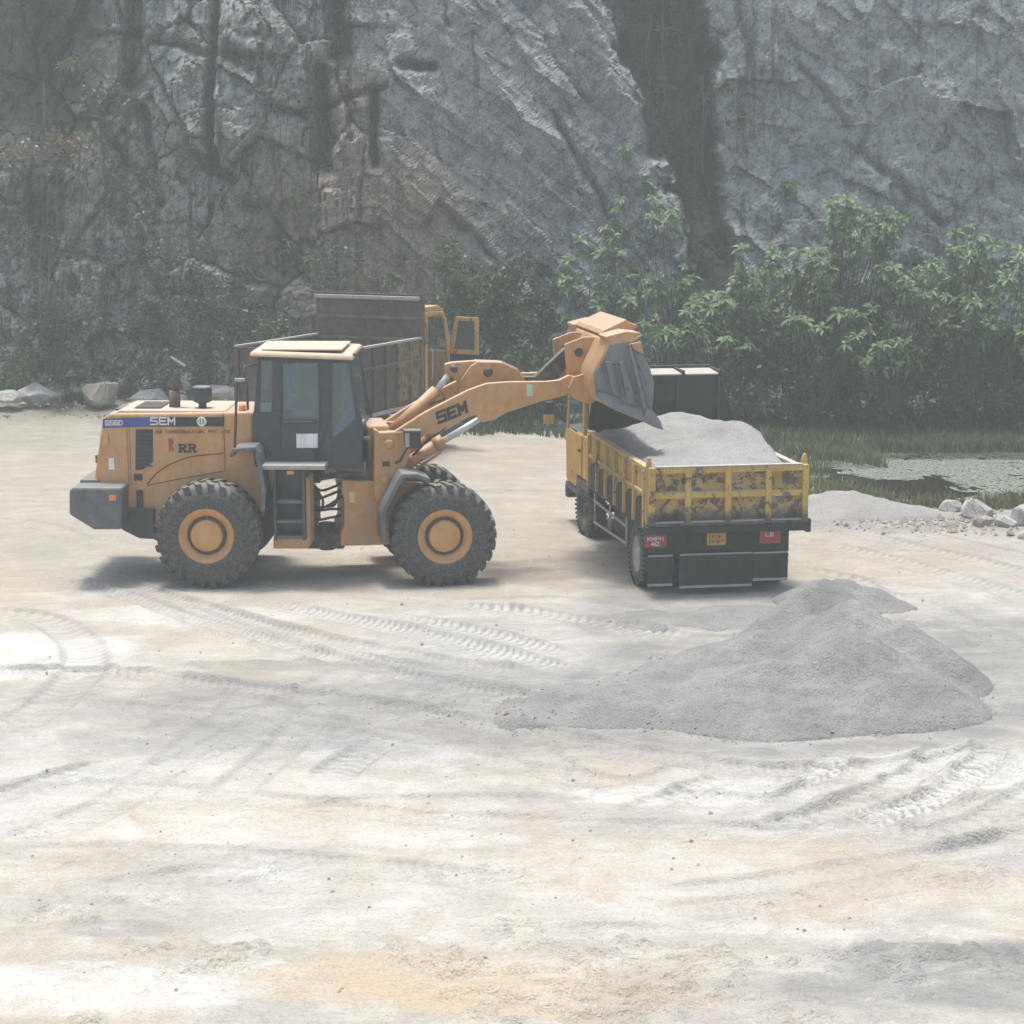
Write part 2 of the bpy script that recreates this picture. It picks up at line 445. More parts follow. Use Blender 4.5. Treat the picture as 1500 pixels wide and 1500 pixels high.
    kk = t.math('MULTIPLY', t.math('MAXIMUM', t.math('MULTIPLY', k1, t.math('SUBTRACT', 1.0, sp.outputs[0])), t.math('MULTIPLY', k2, t.math('MULTIPLY', sp.outputs[0], 0.35))), brk)
    c = t.mix(t.math('MULTIPLY', kk, 0.8), c, (0.03, 0.032, 0.03))
    hgt = t.math('ADD', t.math('ADD', t.math('MULTIPLY', n2, 0.8), t.math('MULTIPLY', n3, 0.45)), t.math('SUBTRACT', t.math('MULTIPLY', t.math('MULTIPLY', gr, sp.outputs[0]), 0.9), kk))
    t.bump(hgt, 0.9, 0.10)
    return t.fin(c, 0.9)
def mat_leaf(name, a, b, tr=0.25):
    t = NT(name); geo = t.n("ShaderNodeNewGeometry")
    c = t.mix(geo.outputs["Random Per Island"], a, b)
    t.fin(c, 0.5)
    tl = t.n("ShaderNodeBsdfTranslucent"); t.l(t.mix(0.5, c, (0.12, 0.20, 0.03)), tl.inputs[0])
    mx = t.n("ShaderNodeMixShader"); mx.inputs[0].default_value = tr
    t.l(t.b.outputs[0], mx.inputs[1]); t.l(tl.outputs[0], mx.inputs[2]); t.l(mx.outputs[0], t.out.inputs[0])
    return t.m
M['ground'] = mat_ground()
M['pile'] = mat_sand('crushed_stone_sand', (0.19, 0.192, 0.185), (0.30, 0.297, 0.283), 0.09)
M['pilewarm'] = mat_sand('warm_stone_dust', (0.27, 0.26, 0.25), (0.36, 0.345, 0.325))
M['loadsand'] = mat_sand('pale_load_sand', (0.25, 0.25, 0.242), (0.36, 0.353, 0.338), 0.06)
M['rock'] = mat_rock_wall()
M['boulder'] = mat_sand('boulder_stone', (0.36, 0.35, 0.33), (0.55, 0.54, 0.51), 0.05)
M['boulderdark'] = mat_sand('boulder_stone_brown', (0.28, 0.24, 0.20), (0.46, 0.41, 0.36), 0.05)
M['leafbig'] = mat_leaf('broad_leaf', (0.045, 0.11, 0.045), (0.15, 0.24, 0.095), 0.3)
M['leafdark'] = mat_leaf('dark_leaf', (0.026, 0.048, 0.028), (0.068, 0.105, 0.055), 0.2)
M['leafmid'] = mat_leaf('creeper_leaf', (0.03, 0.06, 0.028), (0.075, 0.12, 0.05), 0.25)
M['twig'] = mat_leaf('dry_twig', (0.06, 0.055, 0.045), (0.14, 0.125, 0.10), 0.0)
M['grass'] = mat_leaf('pond_grass', (0.08, 0.10, 0.042), (0.22, 0.22, 0.11), 0.3)
M['reddry'] = mat_leaf('dry_reddish_weed', (0.12, 0.085, 0.06), (0.24, 0.17, 0.12), 0.2)
t = NT('stem_bark'); M['bark'] = t.fin(t.mix(t.noise(9, 5, 0.6, t.coord()), (0.045, 0.042, 0.033), (0.11, 0.10, 0.08)), 0.9)
t = NT('pond_water'); t.bump(t.noise(6, 3, 0.5, t.coord()), 0.04, 0.02); M['water'] = t.fin((0.022, 0.020, 0.013), 0.06)
t = NT('duckweed_scum'); M['weed'] = t.fin(t.mix(t.noise(3, 7, 0.7, t.coord()), (0.15, 0.18, 0.145), (0.28, 0.31, 0.26)), 0.8)

# ------------------------------------------------------------------ ground
def cone(HX, HY, c, h, rep, ax=1.0, an=0.0):
    ca, sa = math.cos(an), math.sin(an); dx = HX-c[0]; dy = HY-c[1]
    u = (dx*ca+dy*sa)/ax; v = -dx*sa+dy*ca
    return h - rep*np.sqrt(u*u+v*v+0.01)
def smax(*a):
    k = 30.0; m = np.maximum.reduce(a); return m + np.log(sum(np.exp(np.clip(k*(q-m), -60, 0)) for q in a))/k
def main_heap(HX, HY):
    """loose tipped sand: a big front lobe, a ridge climbing to the rear peak, a low tail to the left"""
    wob = fbm(HX*0.9, HY*0.9, 3, 401)
    return smax(cone(HX, HY, (3.85, 22.7), 1.16, 0.66, 1.12, 0.1), cone(HX, HY, (3.0, 22.25), 0.86, 0.54, 1.35, 0.15), cone(HX, HY, (4.25, 24.2), 1.10, 0.70, 1.0, 1.2), cone(HX, HY, (4.12, 25.7), 1.02, 0.74, 0.95, 1.0),
                cone(HX, HY, (3.2, 24.2), 0.70, 0.44, 1.6, 0.6), cone(HX, HY, (2.2, 23.5), 0.42, 0.34, 1.6, 0.4), cone(HX, HY, (1.45, 22.3), 0.50, 0.36, 2.1, 0.02), cone(HX, HY, (0.4, 22.35), 0.24, 0.20, 2.4, 0.0), cone(HX, HY, (4.55, 22.3), 0.78, 0.62, 1.0, 0.0), cone(HX, HY, (4.75, 23.6), 1.0, 0.72, 1.0, 0.0)) - 0.17 + 0.16*wob
def spaced(lo, a, b, hi, step, n):
    mid = np.arange(a, b + step/2, step)
    k = (np.arange(1, n+1)/n)**3
    return np.concatenate([(a - (a-lo)*k)[::-1], mid, b + (hi-b)*k])
gx = spaced(-600, -11.5, 12.0, 600, 0.043, 26)
gy = spaced(-60, 12.6, 38.0, 900, 0.043, 60)
X, Y = np.meshgrid(gx, gy)

ARCS = [  # long sweeping wheel paths, almost without lugs
    [(-7.165,29.594), (-5.712,28.520), (-3.910,26.418), (-2.173,24.595), (-0.411,23.188), (1.186,22.273)],
    [(-6.708,30.373), (-4.848,28.148), (-3.049,26.216), (-1.315,24.810), (0.422,23.838)],
    [(-6.879,24.006), (-5.096,24.006), (-3.473,23.347), (-1.841,22.570), (-0.231,21.645), (1.462,20.510), (2.841,19.901), (4.310,20.141), (5.762,21.024)],
    [(-6.404,22.273), (-4.348,22.273), (-2.045,21.290), (0.072,20.141), (1.708,19.104), (3.362,18.780), (5.675,20.141)],
    [(-5.626,19.438), (-3.435,19.214), (-0.993,18.467), (1.296,18.065), (3.240,18.065), (5.565,19.214)],
    [(0.877,16.197), (2.407,16.692), (3.921,17.307), (5.250,18.065)],
    [(1.029,15.804), (2.527,16.277), (3.956,16.898), (5.092,17.491)],
    [(-5.017,17.217), (-3.441,17.399), (-1.541,17.127), (0.298,16.524)],
    [(-9.635,34.944), (-8.255,34.259), (-6.904,32.353)],
    [(5.144,34.259), (6.692,33.600), (8.557,30.914)], [(4.569,29.594), (5.739,28.148), (6.768,24.882)],
    [(-3.040,23.188), (-3.387,21.156), (-3.967,18.780), (-4.893,17.217)], [(-2.190,22.875), (-2.455,20.893), (-2.994,18.570)],
    [(0.740,18.780), (1.776,19.901), (2.720,20.636)], [(-1.088,28.148), (0.693,28.148), (2.380,27.042)],
]
TRACKS = [(a, 0.50, 0.13, 0.042 if k < 3 else 0.020, 0.30 if k < 3 else 0.18) for k, a in enumerate(ARCS)] + [  # centre line (metres), width, lug pitch, depth, lug strength
    ([(-5.096,28.148), (-3.939,26.623), (-2.674,25.250), (-1.094,23.772), (0.081,22.813)], 0.62, 0.12, 0.03, 0.5),
    ([(-3.661,28.148), (-2.173,26.831), (-0.628,25.438), (0.849,24.006)], 0.55, 0.13, 0.03, 0.8),
    ([(-1.088,28.148), (0.097,27.562), (1.407,26.623), (2.524,25.552)], 0.52, 0.16, 0.035, 0.9),
    ([(-1.823,27.257), (-0.462,26.216), (0.703,24.882)], 0.5, 0.14, 0.03, 0.8),
    ([(2.181,17.869), (3.294,18.780), (4.167,19.783), (4.864,21.024)], 0.45, 0.17, 0.04, 0.35),
    ([(3.111,18.065), (4.213,18.995), (4.957,20.141), (5.339,21.290)], 0.40, 0.135, 0.04, 1.5),
    ([(2.679,19.214), (3.340,20.141), (3.629,21.024)], 0.34, 0.13, 0.03, 1.2),
    ([(3.585,17.181), (4.204,17.454), (5.250,18.065)], 0.42, 0.2, 0.05, 0.25),
    ([(2.962,18.365), (3.998,17.967), (5.070,18.887), (5.895,19.901)], 0.5, 0.2, 0.025, 0.3),
    ([(2.461,18.570), (3.039,19.325), (3.736,20.141)], 0.40, 0.16, 0.04, 0.2),
    ([(0.987,18.365), (1.718,19.214), (2.450,19.901)], 0.36, 0.15, 0.035, 0.5),
    ([(-7.830,27.474), (-6.569,27.042), (-5.656,25.438), (-5.327,23.509), (-5.553,21.701), (-6.174,20.893)], 0.6, 0.2, 0.025, 0.35),
    ([(-5.446,18.780), (-4.475,19.901), (-3.997,20.386)], 0.5, 0.17, 0.03, 0.35),
    ([(-1.945,19.438), (-1.671,20.386), (-1.143,21.425)], 0.5, 0.16, 0.03, 0.5),
    ([(-2.436,18.365), (-1.277,18.780), (0.068,18.887), (1.003,18.675)], 0.6, 0.2, 0.02, 0.12),
    ([(5.082,32.656), (6.030,31.304), (6.795,29.798), (7.696,27.695)], 0.55, 0.17, 0.022, 0.5),
    ([(5.435,34.599), (6.396,32.656), (7.320,31.192), (8.302,29.195)], 0.5, 0.18, 0.022, 0.35),
    ([(4.296,30.641), (5.296,29.594), (5.114,27.695)], 0.4, 0.22, 0.03, 0.4),
    ([(-4.098,19.438), (-3.308,20.636), (-2.248,23.509), (-1.670,24.882)], 0.5, 0.17, 0.018, 0.22),
    ([(-0.553,22.273), (0.221,20.636), (0.764,19.438)], 0.5, 0.17, 0.02, 0.15),
    ([(-4.035,16.197), (-3.068,16.692), (-2.024,17.038)], 0.5, 0.18, 0.02, 0.15),
    ([(0.056,15.429), (0.842,15.503), (1.717,15.284)], 0.4, 0.16, 0.02, 0.15),
]
Z = 0.07*fbm(X*0.35, Y*0.35, 4, 3) + 0.03*fbm(X*1.6, Y*1.6, 3, 9)
near = (np.abs(X) < 14) & (Y > 9) & (Y < 60)
trackm = np.zeros_like(X); lugd = np.zeros_like(X); track_shade = np.zeros_like(X); track_light = np.zeros_like(X)
rn = fbm(X*2.3, Y*2.3, 3, 21)
for pts, w, pitch, dep, lug in TRACKS:
    P = spline(pts, 6); xs = [p[0] for p in P]; ys = [p[1] for p in P]
    sel = near & (X > min(xs)-1) & (X < max(xs)+1) & (Y > min(ys)-1) & (Y < max(ys)+1)
    d, arc, side = polyd(X[sel], Y[sel], P)
    wob = 1 + 0.25*rn[sel]
    inside = 1 - sstep(w*0.42*wob, w*0.52*wob, d)
    rim = np.exp(-((d - w*0.58)/(0.07))**2)
    fade = sstep(0, 0.8, arc)*sstep(0, 0.8, np.max(arc)-arc)*np.clip(0.85+1.6*rn[sel]+0.9*fbm(X[sel]*0.9, Y[sel]*0.9, 3, 88), 0.1, 1)
    ph = (arc + np.abs(side)*0.55)/pitch
    tri = np.abs((ph % 1.0)-0.5)*2
    bars = sstep(0.35, 0.60, tri)
    Z[sel] += fade*(-dep*inside + dep*0.9*rim + inside*lug*0.022*(bars-0.3))
    edge_l = np.exp(-((d - w*0.47)/0.05)**2)*fade; track_shade[sel] = np.maximum(track_shade[sel], min(1.0, dep/0.035)*np.clip(0.75*edge_l + inside*fade*(1-bars)*np.clip(lug, 0, 1.2)*0.62 + inside*fade*0.24, 0, 0.8)); track_light[sel] = np.maximum(track_light[sel], np.clip(inside*fade*bars*np.clip(lug, 0, 1.2)*0.6, 0, 0.75))  # relief shading put into colour: track edges and gaps darker, lug crests lighter
    trackm[sel] = np.maximum(trackm[sel], inside*fade*np.clip(0.4+lug*0.4, 0, 1)); lugd[sel] = np.maximum(lugd[sel], rim*fade)
# scraped ridges and clods in the foreground and on the haul road
clod = ridged(X*0.9+0.25*fbm(X*1.5,Y*1.5,2,71), Y*2.6, 3, 40)
Z += near*0.06*np.clip(clod-0.66, 0, 1)*sstep(-0.15, 0.25, fbm(X*0.3, Y*0.3, 3, 55))
cl2 = vnoise(X*6.5+0.8*Y, Y*15.0, 61)*vnoise(X*1.3, Y*1.6, 62)
fore = 1-sstep(15.5, 18.5, Y + 0.8*fbm(X*0.5, Y*0.5, 2, 12)*2)
Z += near*0.055*sstep(0.40, 0.60, cl2)*(0.25+0.9*fore)
# low dip under the loader's front wheels
Z -= 0.06*np.exp(-(((X+1.2)/1.6)**2 + ((Y-30.2)/2.2)**2))
# calm under the machines
calm = np.exp(-(((X+2.9)/3.6)**4 + ((Y-30.2)/2.0)**4)) + np.exp(-(((X-2.8)/2.0)**4 + ((Y-31.5)/4.2)**4))
Z *= 1 - 0.6*np.clip(calm, 0, 1)
# pond basin and rising cliff foot
pd = ((X-9.9)/4.6)**2 + ((Y-40.3)/3.75)**2 + 0.9*fbm(X*0.5, Y*0.5, 3, 31)
Z -= 0.42*(1-sstep(0.7, 1.35, pd))
Z += 0.10*sstep(1.2, 2.0, pd)*np.exp(-((pd-1.9)/0.6)**2)*(Y < 40)
foot = sstep(45.5, 52, Y + 0.8*fbm(X*0.4, Y*0.1, 2, 77))
Z += 0.45*foot*(0.7+fbm(X*0.7, Y*0.7, 3, 14))
Z *= np.where(near | (Y > 9), 1, 0.3)

def blob(cu, ru, s, k=0.55, p=2):
    e = ((X-cu[0])/ru[0])**2 + ((Y-cu[1])/ru[1])**2
    return 1 - sstep(0.55, 1.25, e + k*2*fbm(X*0.8, Y*0.8, 4, s))
grey = np.zeros_like(X)
for cu, ru, s, a in [((4.926,24.006), (3.4, 3.2), 5, 1.0), ((2.494,27.257), (1.9, 1.5), 6, 0.85), ((6.592,24.882), (2.2, 2.8), 8, 0.8), ((0.082,23.030), (3.2, 0.8), 7, 0.9),
                     ((3.040,28.853), (2.2, 1.2), 17, 0.9), ((3.767,14.594), (1.15, 0.8), 15, 1.0), ((2.766,14.334), (0.8, 0.4), 16, 0.7), ((7.006,34.599), (3.2, 1.5), 18, 0.75),
                     ((-2.324,24.349), (2.2, 0.35), 20, 0.6), ((-10.597,47.076), (5.0, 4.0), 22, 0.55), ((-3.214,15.577), (0.5, 0.22), 24, 0.6), ((-2.273,34.259), (3.6, 1.4), 26, 0.35), ((1.782,13.960), (1.4, 0.5), 27, 0.35)]:
    grey = np.maximum(grey, a*blob(cu, ru, s))
grey = np.maximum(grey, 0.9*sstep(-0.50, -0.14, main_heap(X, Y) + 0.25*fbm(X*1.1, Y*1.1, 3, 19))*near)
orange = np.zeros_like(X)
for cu, ru, s, a in [((-0.789,14.463), (1.5, 0.5), 33, 1.0), ((0.411,14.083), (1.2, 0.35), 35, 0.9), ((2.248,16.864), (2.6, 1.2), 36, 0.42), ((-1.251,18.365), (2.2, 0.8), 38, 0.35),
                     ((-10.329,45.860), (4.0, 2.5), 39, 0.4), ((6.791,32.353), (4.0, 1.2), 41, 0.35), ((-0.705,40.598), (4.5, 3.0), 45, 0.35), ((-2.936,26.017), (2.0, 0.6), 43, 0.3)]:
    orange = np.maximum(orange, a*blob(cu, ru, s))
orange = np.maximum(orange, 0.45*sstep(27.0, 31.0, Y + 2*fbm(X*0.3, Y*0.3, 3, 47))*near)
grey = np.maximum(grey, 0.30*sstep(27.5, 32.0, Y + 3*fbm(X*0.4, Y*0.4, 3, 48))*near)
white = 0.15*trackm
for cu, ru, s, a in [((-6.416,24.882), (1.6, 1.3), 51, 0.9), ((-3.398,18.995), (3.0, 1.6), 52, 0.4), ((-0.706,17.869), (0.9, 0.3), 53, 0.5), ((-3.600,14.334), (1.6, 0.5), 54, 0.6), ((4.972,19.901), (1.6, 0.8), 56, 0.8),
                     ((1.855,19.214), (1.3, 0.4), 57, 0.7), ((-1.397,20.636), (0.9, 0.7), 58, 0.7), ((2.218,26.216), (1.0, 0.25), 59, 0.9), ((0.060,16.524), (3.2, 1.2), 63, 0.3), ((-4.317,27.257), (2.6, 0.5), 64, 0.4)]:
    white = np.maximum(white, a*blob(cu, ru, s))
soil = np.clip((1-sstep(1.25, 1.75, pd)) + sstep(41.5, 45.5, Y - 0.6*np.abs(X-2) + 2.5*fbm(X*0.4, Y*0.4, 3, 66))*(X > -3), 0, 1)
soil = np.maximum(soil, sstep(48.0, 50.5, Y + 1.5*fbm(X*0.5, Y*0.5, 3, 67)))
soil *= (Y > 34)
soil *= np.where(X > 3.0, 1, np.where(Y > 47.0, 1, 0.0))
GZgrid = Z
def ground_z(x, y):
    i = np.clip(np.searchsorted(gx, x), 1, len(gx)-1); j = np.clip(np.searchsorted(gy, y), 1, len(gy)-1)
    return GZgrid[j, i]
me = raw_mesh("ground", np.stack([X, Y, Z], -1).reshape(-1, 3), grid_faces(len(gy), len(gx)), True)
attr(me, "zones", np.stack([np.clip(grey, 0, 1), np.clip(orange, 0, 1), np.clip(white, 0, 1), np.clip(soil, 0, 1)], -1))
attr(me, "wear", np.stack([track_shade, track_light*(1-0.7*grey), track_shade*0, track_shade*0+1], -1))
link("ground", me, M['ground'], kind="structure")

# ------------------------------------------------------------------ quarry cliff
cx = spaced(-70, -15.5, 15.5, 70, 0.055, 40)
cz = np.concatenate([np.arange(-0.6, 11.6, 0.055), np.linspace(11.65, 17.0, 40)])
CX, CZ = np.meshgrid(cx, cz)
U = 750 + CX*58.0; V = 244 + (6.2-CZ)*59.5     # drawing units of the face survey
wl = 1 - sstep(500, 600, U + 60*fbm(CX*0.3, CZ*0.3, 3, 1))
wslab = sstep(500, 600, U + 60*fbm(CX*0.3, CZ*0.3, 3, 1))*(1-sstep(880, 1010, U - 0.32*(V-60)))
wr = np.clip(1-wl-wslab, 0, 1)
D = 0.9*fbm(CX*0.16, CZ*0.14, 3, 2)*2
# left: stacked angular blocks with open joints
wx = CX + 0.22*fbm(CX*1.6, CZ*1.6, 4, 4, 0.6); wz = CZ + 0.22*fbm(CX*1.6, CZ*1.6, 4, 5, 0.6)
h1, e1 = voro(wx*0.55, wz*0.42, 11); h2, e2 = voro(wx*1.5+3, wz*1.15, 17); h3, e3 = voro(wx*3.9, wz*3.3, 23)
D += wl*(0.80*h1 + 0.28*h2 + 0.15*h3)
D += wl*(0.28*np.exp(-(e1/0.03)**2) + 0.10*np.exp(-(e2/0.04)**2))
# centre: inclined foliated slab, grain running down to the right
ca, sa = math.cos(math.radians(-42)), math.sin(math.radians(-42))
su = CX*ca + CZ*sa; sv = -CX*sa + CZ*ca
hs, es = voro(su*0.5+9, sv*1.6, 31); hs2, es2 = voro(su*1.1, sv*4.2, 37)
D += wslab*(0.34*hs + 0.12*hs2 + 0.22*fbm(su*0.8, sv*3.5, 5, 35) + 0.10*fbm(su*3, sv*12, 3, 36))
# right: smoother weathered wall
hr, er = voro(wx*0.45+4, wz*0.5+2, 41); hr2, er2 = voro(su*0.9+wx*0.3, sv*2.0, 47)
D += wr*(0.34*hr + 0.18*hr2 + 0.42*fbm(CX*0.9, CZ*1.0, 5, 45))
# everywhere: small broken relief
D += 0.14*fbm(CX*2.2, CZ*2.2, 5, 61, 0.66)
# the deep earthy cleft right of the slab
def interp(V, tab):
    return np.interp(V, [t[0] for t in tab], [t[1] for t in tab])
jag = 70*fbm(CX*0.9, CZ*1.0, 5, 71, 0.6)
xl = interp(V, [(-300,850),(0,884),(60,905),(150,950),(300,985),(420,1008),(540,1050)]) + jag
xr = interp(V, [(-300,1030),(0,1042),(150,1058),(300,1068),(420,1082),(540,1092)]) + jag*0.7
cle = sstep(-4, 16, U-xl)*(1-sstep(-10, 12, U-xr))*(1-sstep(430, 560, V))
D += cle*(2.1 + 0.9*fbm(CX*1.3, CZ*0.8, 4, 73))*(0.45+0.55*(1-sstep(150, 500, V)))
D -= 0.55*np.exp(-((U-xl+22)/26)**2)*(1-sstep(420, 560, V))         # proud lip of the slab
D -= 0.5*np.exp(-((U-(1028+0.06*V))/7.0)**2)*(V < 250)              # thin upright rib in the cleft
# dark joints and pockets on the left
for u0, v0, u1, v1, w, dp in [(306,-80,300,235,8,0.9),(178,-80,172,120,14,0.8),(462,95,470,245,13,1.3),(485,-80,490,70,16,1.1),(542,120,545,240,6,0.7),(425,165,560,120,5,0.6),(95,38,180,40,5,0.5),
                              (210,50,290,70,5,0.6),(330,75,360,90,14,0.6),(585,88,632,92,8,0.6),(385,150,440,172,6,0.5),(260,220,330,260,12,0.6),(190,150,215,300,6,0.4),(640,-80,655,30,5,0.35),(810,160,905,330,5,0.4),(1090,-50,1110,110,6,0.3),
                              (640,300,760,420,5,0.3),(1280,220,1400,330,7,0.3),(1180,80,1260,180,5,0.25)]:
    d, _, _ = polyd(U + 10*fbm(CX*2, CZ*2, 3, 81), V + 10*fbm(CX*2, CZ*2, 3, 82), [(u0, v0), (u1, v1)])
    D += dp*np.exp(-(d/w)**2)
# undercut on the far left and a hollow low on the left
D += 2.2*(1-sstep(40, 190, U + 50*fbm(CX*0.6, CZ*0.6, 3, 91)))*(1-sstep(120, 330, V))
D += 1.0*(1-sstep(60, 240, U + 60*fbm(CX*0.6, CZ*0.6, 3, 92)))*sstep(230, 330, V)
# talus toe
D -= 0.8*(1-sstep(-0.3, 1.6, CZ + 0.8*fbm(CX*0.5, CZ*0.2, 3, 95)))
CY = 51.2 + D + 0.17*CZ - 0.05*np.clip(np.abs(CX)-16, 0, 99)
CXs = CX + 0.10*fbm(CX*1.3, CZ*1.3, 3, 97); CZs = CZ + 0.14*fbm(CX*1.6, CZ*1.6, 3, 98)
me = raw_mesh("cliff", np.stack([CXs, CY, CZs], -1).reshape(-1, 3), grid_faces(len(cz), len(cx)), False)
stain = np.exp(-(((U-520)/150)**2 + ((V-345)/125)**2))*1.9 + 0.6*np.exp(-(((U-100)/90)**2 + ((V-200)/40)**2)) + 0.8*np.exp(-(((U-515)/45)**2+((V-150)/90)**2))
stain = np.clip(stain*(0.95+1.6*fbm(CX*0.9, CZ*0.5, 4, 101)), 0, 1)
corner = (1-sstep(60, 200, U + 90*fbm(CX*0.7, CZ*0.5, 4, 111)))*(1-sstep(150, 340, V + 60*fbm(CX*0.9, CZ*0.9, 3, 112)))  # dark rooty rock, with the upper left corner's shade put into the colour
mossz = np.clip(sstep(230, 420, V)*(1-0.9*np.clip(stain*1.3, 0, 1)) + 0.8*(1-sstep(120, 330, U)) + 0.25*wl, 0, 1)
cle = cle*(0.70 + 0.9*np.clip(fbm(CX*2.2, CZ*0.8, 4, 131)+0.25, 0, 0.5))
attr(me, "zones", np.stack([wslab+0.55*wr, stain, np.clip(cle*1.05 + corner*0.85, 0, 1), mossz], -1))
dark_streak = np.zeros_like(U)  # darker colour along joints, pockets and the cleft
for u0, v0, u1, v1, w in [(303,-120,300,250,9),(462,100,464,250,14),(486,-120,492,90,20),(542,130,544,245,5),(505,-60,510,200,5),(178,-120,172,160,16),(330,60,345,120,12),(585,86,632,94,7),(395,150,440,170,5),(20,-120,40,330,40),(1040,-60,1062,330,7),(408,300,402,400,12),(690,40,700,120,4),(270,225,330,262,13),(930,-120,965,120,30),(1000,250,1040,420,18)]:
    d, arc, _ = polyd(U + 16*fbm(CX*1.7, CZ*0.9, 4, 121), V, [(u0, v0), (u1, v1)])
    dark_streak = np.maximum(dark_streak, (1-sstep(0.45, 1.25, d/w + 0.9*fbm(CX*2.5, CZ*0.7, 4, 123))))
attr(me, "dark_streak", np.stack([dark_streak, dark_streak, dark_streak, np.ones_like(dark_streak)], -1))
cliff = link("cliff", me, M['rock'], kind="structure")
def cliff_y(x, z):
    i = int(np.clip(np.searchsorted(cx, x), 0, len(cx)-1)); j = int(np.clip(np.searchsorted(cz, z), 0, len(cz)-1))
    return float(CY[j, i])
# the quarry's flat top behind the face
mb = MB(); mb.add([(-70, 54.6, 16.9), (70, 54.6, 16.9), (70, 140, 17.5), (-70, 140, 17.5)], [(0,1,2,3)])
mb.build("cliff_top", M['rock'], kind="structure")

# ------------------------------------------------------------------ pond
PZ = -0.17
xs = np.linspace(4.5, 15.5, 120); ys = np.linspace(35.6, 45.2, 110); PX, PY = np.meshgrid(xs, ys)
me = raw_mesh("pond_water", np.stack([PX, PY, np.full_like(PX, PZ)], -1).reshape(-1, 3), grid_faces(110, 120), True)
link("pond_water", me, M['water'], kind="structure")
n = 0.05; xs = np.arange(4.6, 15.4, n); ys = np.arange(35.8, 45, n); PX, PY = np.meshgrid(xs, ys)
pdw = ((PX-9.9)/4.6)**2 + ((PY-40.3)/3.75)**2
m = fbm(PX*0.9, PY*0.6, 5, 201, 0.66) + 0.16
for (c, r, a) in [((7.695,39.506), (0.95, 0.85), 0.75), ((8.202,38.639), (0.9, 0.5), 0.55), ((8.844,36.778), (1.4, 0.35), 0.4), ((6.914,40.598), (0.4, 0.5), 0.35)]:
    m = m - a*np.exp(-(((PX-c[0])/r[0])**2 + ((PY-c[1])/r[1])**2))
m = np.where(fbm(PX*5, PY*5, 3, 207) > 0.12, m-0.14, m)
keep = (m > 0) & (pdw < 1.5)
jx = PX + RNG.uniform(-.02, .02, PX.shape); jy = PY + RNG.uniform(-.02, .02, PX.shape)
kx = jx[keep]; ky = jy[keep]; kz = PZ + 0.006 + RNG.uniform(0, 0.012, kx.shape); a = RNG.uniform(0, 6.28, kx.shape); s = RNG.uniform(0.03, 0.05, kx.shape)
V4 = np.stack([np.stack([kx + s*np.cos(a+q*PI/2), ky + s*np.sin(a+q*PI/2), kz], -1) for q in range(4)], 1).reshape(-1, 3)
me = raw_mesh("duckweed", V4, np.arange(len(V4)).reshape(-1, 4))
link("duckweed", me, M['weed'], kind="stuff", label="pale grey green duckweed scum floating on the pond")

# ------------------------------------------------------------------ lettering
GLY = {  # squared block letters as strokes on a unit cell (0..1, 0..1)
 'S': [[(1,1),(0,1),(0,.52),(1,.52),(1,0),(0,0)]], 'E': [[(1,1),(0,1),(0,0),(1,0)],[(0,.5),(.85,.5)]],
 'M': [[(0,0),(0,1),(.5,.35),(1,1),(1,0)]], '6': [[(1,1),(0,1),(0,0),(1,0),(1,.5),(0,.5)]], '5': [[(1,1),(0,1),(0,.52),(1,.52),(1,0),(0,0)]],
 'D': [[(0,0),(0,1),(.7,1),(1,.7),(1,.3),(.7,0),(0,0)]],
 'R': [[(.12,0),(.12,1),(.75,1),(.95,.85),(.95,.65),(.75,.5),(.12,.5)],[(.5,.5),(1,0)],[(-.06,0),(.32,0)],[(.84,0),(1.14,0)],[(-.06,1),(.12,1)]],
 'r': [[(.2,0),(.2,1),(.8,.95),(.9,.7),(.3,.5)],[(.5,.5),(1,0)]],
 'K': [[(0,0),(0,1)],[(1,1),(0,.45)],[(.25,.6),(1,0)]], 'P': [[(0,0),(0,1),(1,1),(1,.5),(0,.5)]], 'H': [[(0,0),(0,1)],[(1,0),(1,1)],[(0,.5),(1,.5)]],
 '4': [[(.75,0),(.75,1),(0,.35),(1,.35)]], '0': [[(0,0),(0,1),(1,1),(1,0),(0,0)]], 'L': [[(0,1),(0,0),(1,0)]],
 'C': [[(1,1),(0,1),(0,0),(1,0)]], 'O': [[(0,0),(0,1),(1,1),(1,0),(0,0)]], 'N': [[(0,0),(0,1),(1,0),(1,1)]], 'T': [[(0,1),(1,1)],[(.5,1),(.5,0)]],
 'U': [[(0,1),(0,0),(1,0),(1,1)]], 'I': [[(.5,0),(.5,1)]], 'V': [[(0,1),(.5,0),(1,1)]], ' ': [] }
def letters(mb, text, org, ux, uz, out, w, h, gap, st):
    """raised lettering: org lower-left point, ux/uz unit directions, out = outward normal"""
    org, ux, uz, out = Vector(org), Vector(ux), Vector(uz), Vector(out); x = 0.0
    for ch in text:
        for line in GLY[ch]:
            for (ax, ay), (bx, by) in zip(line[:-1], line[1:]):
                a = Vector((x+ax*w, ay*h)); b = Vector((x+bx*w, by*h)); d = (b-a).normalized(); n = Vector((-d.y, d.x))*st/2
                a2 = a - d*st/2*0.98; b2 = b + d*st/2*0.98
                q = [a2+n, a2-n, b2-n, b2+n]
                vs = [org + ux*p.x + uz*p.y for p in q]
                vs += [p + out*0.006 for p in vs]
                mb.add(vs, [(4,5,6,7),(0,1,5,4),(1,2,6,5),(2,3,7,6),(3,0,4,7)])
        x += w + gap
    return mb

